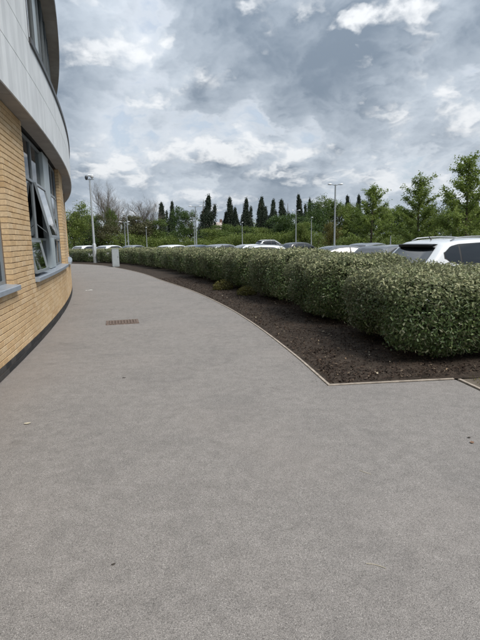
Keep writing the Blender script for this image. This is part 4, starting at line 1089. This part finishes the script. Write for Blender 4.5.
CON = [(161.5, 204.5, 'left of a close pair, beside the bare trees', 1.05), (170.3, 203.5, 'right of a close pair, beside the round tree', 1.0), (201, 197.5, 'broad lone one behind the round tree', 1.25), (224.8, 213.5, 'smallest of its row, beside the far house', .9),
       (230, 199.5, 'tall slim one at the left of the middle row', .85), (237.5, 209, 'short one in a dip of the middle row', 1.0), (243.5, 201, 'second tall one of the middle row', .9), (252, 212, 'low one in the gap of the middle row', 1.0),
       (259, 200.5, 'left of the three tallest in the middle', .85), (266, 198.5, 'middle of the three tallest in the middle', .85), (272, 202, 'right of the three tallest in the middle', .85),
       (287, 201.5, 'broad one standing alone right of the middle group', 1.05), (296, 201.5, 'slim one behind the thin twin lamp post', .8), (302, 196.5, 'tall one just right of the thin twin lamp post', 1.0), (310.5, 201, 'small one against the leafy trees', .8),
       (351, 197.5, 'left of the far pair right of the tallest lamp post', .8), (358.5, 197, 'right of the far pair right of the tallest lamp post', .8)]
for i, (px, py, lb, ws) in enumerate(CON): tree(px, py, 118 + 6*math.sin(i*2.3), 'conifer%d' % (i % 4), 'conifer', 'dark narrow conifer, ' + lb, 'conifer', GCf, ws*(1.3 if 3 <= i <= 10 else 1.12)*(1.0+.15*math.sin(i*4.7)), -.3).rotation_euler = (.05*math.sin(i*3.1), .06*math.sin(i*1.9+1), i*1.3)
GB = 'bare trees at the left'
tree(104, 189, 92, 'bare1', None, 'large bare branched tree right of the camera column', grp=GB, barkm='bark_grey', wscale=1.0)
tree(119, 196, 96, 'bare2', None, 'bare tree behind the left twin lamp post', grp=GB, barkm='bark_grey', wscale=.9)
tree(139, 204, 96, 'bare3', None, 'rounded bare tree left of the pair of conifers', grp=GB, barkm='bark_grey', wscale=1.35)
tree(152, 206, 98, 'bare1', None, 'bare tree touching the left conifer of the pair', grp=GB, barkm='bark_grey', wscale=.9, rot=2)
GL = 'leafy trees behind the car park'
LT = [(72, 201, 70, 'round1', 'leaf_bright', 'green tree partly hidden by the curved building', .95), (86, 212, 82, 'round2', 'leaf_dark', 'dark leafy tree behind the camera column', .9), (112, 208, 92, 'round3', 'leaf_mid', 'ivy green tree among the bare trees', .55),
      (97, 218, 86, 'bush1', 'leaf_brown', 'brownish bushy tree right of the camera column', 1.1), (186, 207, 88, 'round2', 'leaf_dark', 'round dark green tree behind the two close lamp posts', 1.02), (135, 218, 94, 'bush2', 'leaf_brown', 'brown scrubby tree below the rounded bare tree', 1.3),
      (155, 220, 96, 'bush3', 'leaf_mid', 'green scrub below the close pair of conifers', 1.3), (318, 200, 100, 'round1', 'leaf_dark', 'tall leafy tree right of the short lamp post', .95), (331, 198, 104, 'round3', 'leaf_mid', 'leafy tree directly behind the tallest lamp post', 1.0),
      (345, 203, 100, 'round2', 'leaf_bright', 'leafy tree below the far pair of conifers', .95), (366, 206, 98, 'round1', 'leaf_mid', 'leafy tree behind the pale green young tree', 1.1), (293, 217, 92, 'bush1', 'leaf_dark', 'domed dark bush left of the short lamp post', 1.5),
      (388, 207, 94, 'round3', 'leaf_bright', 'leafy tree between the pale and the bushy topped young trees', 1.1), (408, 206, 92, 'round2', 'leaf_mid', 'leafy tree left behind the bushy topped young tree', 1.15), (436, 205, 90, 'round1', 'leaf_bright', 'leafy tree right behind the bushy topped young tree', 1.15),
      (457, 203, 88, 'round3', 'leaf_mid', 'leafy tree behind the tall open young tree', 1.1), (482, 202, 86, 'round2', 'leaf_bright', 'leafy tree at the far right edge', 1.15), (223, 226, 100, 'bush2', 'leaf_mid', 'green bush below the smallest conifer', 1.6), (248, 227, 98, 'bush3', 'leaf_mid', 'green bush behind the lone short lamp post', 1.6),
      (270, 229, 94, 'bush1', 'leaf_bright', 'pale green bush below the three tallest conifers', 1.5), (210, 229, 94, 'bush3', 'leaf_bright', 'pale green bush below the far house', 1.5), (332, 224, 74, 'bush2', 'leaf_gold', 'yellowish small tree at the foot of the tallest lamp post', .6), (303, 224, 84, 'bush1', 'leaf_bright', 'yellow green bush beside the thin twin lamp post', .7)]
for px, py, d, k, m_, lb, ws in LT: tree(px, py, d, k, m_, lb, 'bush' if k[0] == 'b' else 'tree', GL, ws)
# boundary hedgerow: one unbroken mass along the far side of the car park
rg = np.random.default_rng(5); n = 3600; ts = rg.random(n)
line = np.array([[-62, 74], [-30, 84], [5, 84], [40, 76], [70, 66]], float); li = np.linspace(0, 1, 5)
hx = np.interp(ts, li, line[:, 0]) + rg.normal(size=n)*.6; hy = np.interp(ts, li, line[:, 1]) + rg.normal(size=n)*.9 + 2
htop = 2.3 + .55*np.sin(hx*.21) + .35*np.sin(hx*.57+1); hz = -.3 + rg.random(n)**.8*(htop+.3)
tag(link('hedgerow', crown_from('hedgerow', np.stack([hx, hy, hz], 1), 26, .36, .22, 9), None, M['leaf_bright']), 'unbroken low hedgerow along the far side of the car park', 'hedgerow', kind='stuff')
n = 3400; ts = rg.random(n); hx = np.interp(ts, li, [-95, -50, 10, 70, 120]) + rg.normal(size=n); hy = 128 + rg.normal(size=n)*3; hz = -.3 + rg.random(n)**.8*(5.6 + 1.0*np.sin(hx*.13) + .8*np.sin(hx*.37))
tag(link('distant_wood', crown_from('distant_wood', np.stack([hx, hy, hz], 1), 22, .6, .42, 10), None, M['leaf_bright']), 'distant belt of scrub and trees closing the view', 'wood', kind='stuff')
# far house whose roof shows in the gap between the conifers
t = at(216, 227, 150); h0 = t.z+.3
ho = empty('far_house', (t.x, 150, -.3), .1); tag(ho, 'far house with pinkish wall and chimneys in the gap between conifers', 'house')
q = MB(); q.box((0, 0, h0*.5), (7.5, 6, h0)); q.build('wall', M['house_wall'], ho)
q = MB(); w2, d2, rh = 4.0, 3.3, 1.5
q.add([(-w2, -d2, h0+.01), (w2, -d2, h0+.01), (w2, d2, h0+.01), (-w2, d2, h0+.01), (-w2, 0, h0+rh), (w2, 0, h0+rh)], [(0, 1, 5, 4), (2, 3, 4, 5), (0, 4, 3), (1, 2, 5), (0, 3, 2, 1)]); rf = q.build('roof', M['house_wall'], ho)
for x in (-2.2, 1.6):
    q = MB(); q.box((x, 0, h0+rh+.35), (.8, .6, 1.1)); q.build('chimney', M['tile_roof'], rf)
for x in (-2, 0, 2):
    q = MB(); q.box((x, -3.02, h0*.75), (1.1, .06, 1.2)); wo = q.build('window', M['lamp_white'], ho); q = MB(); q.box((x, -3.06, h0*.75), (.9, .03, 1.0)); q.build('pane', M['car_glass'], wo)
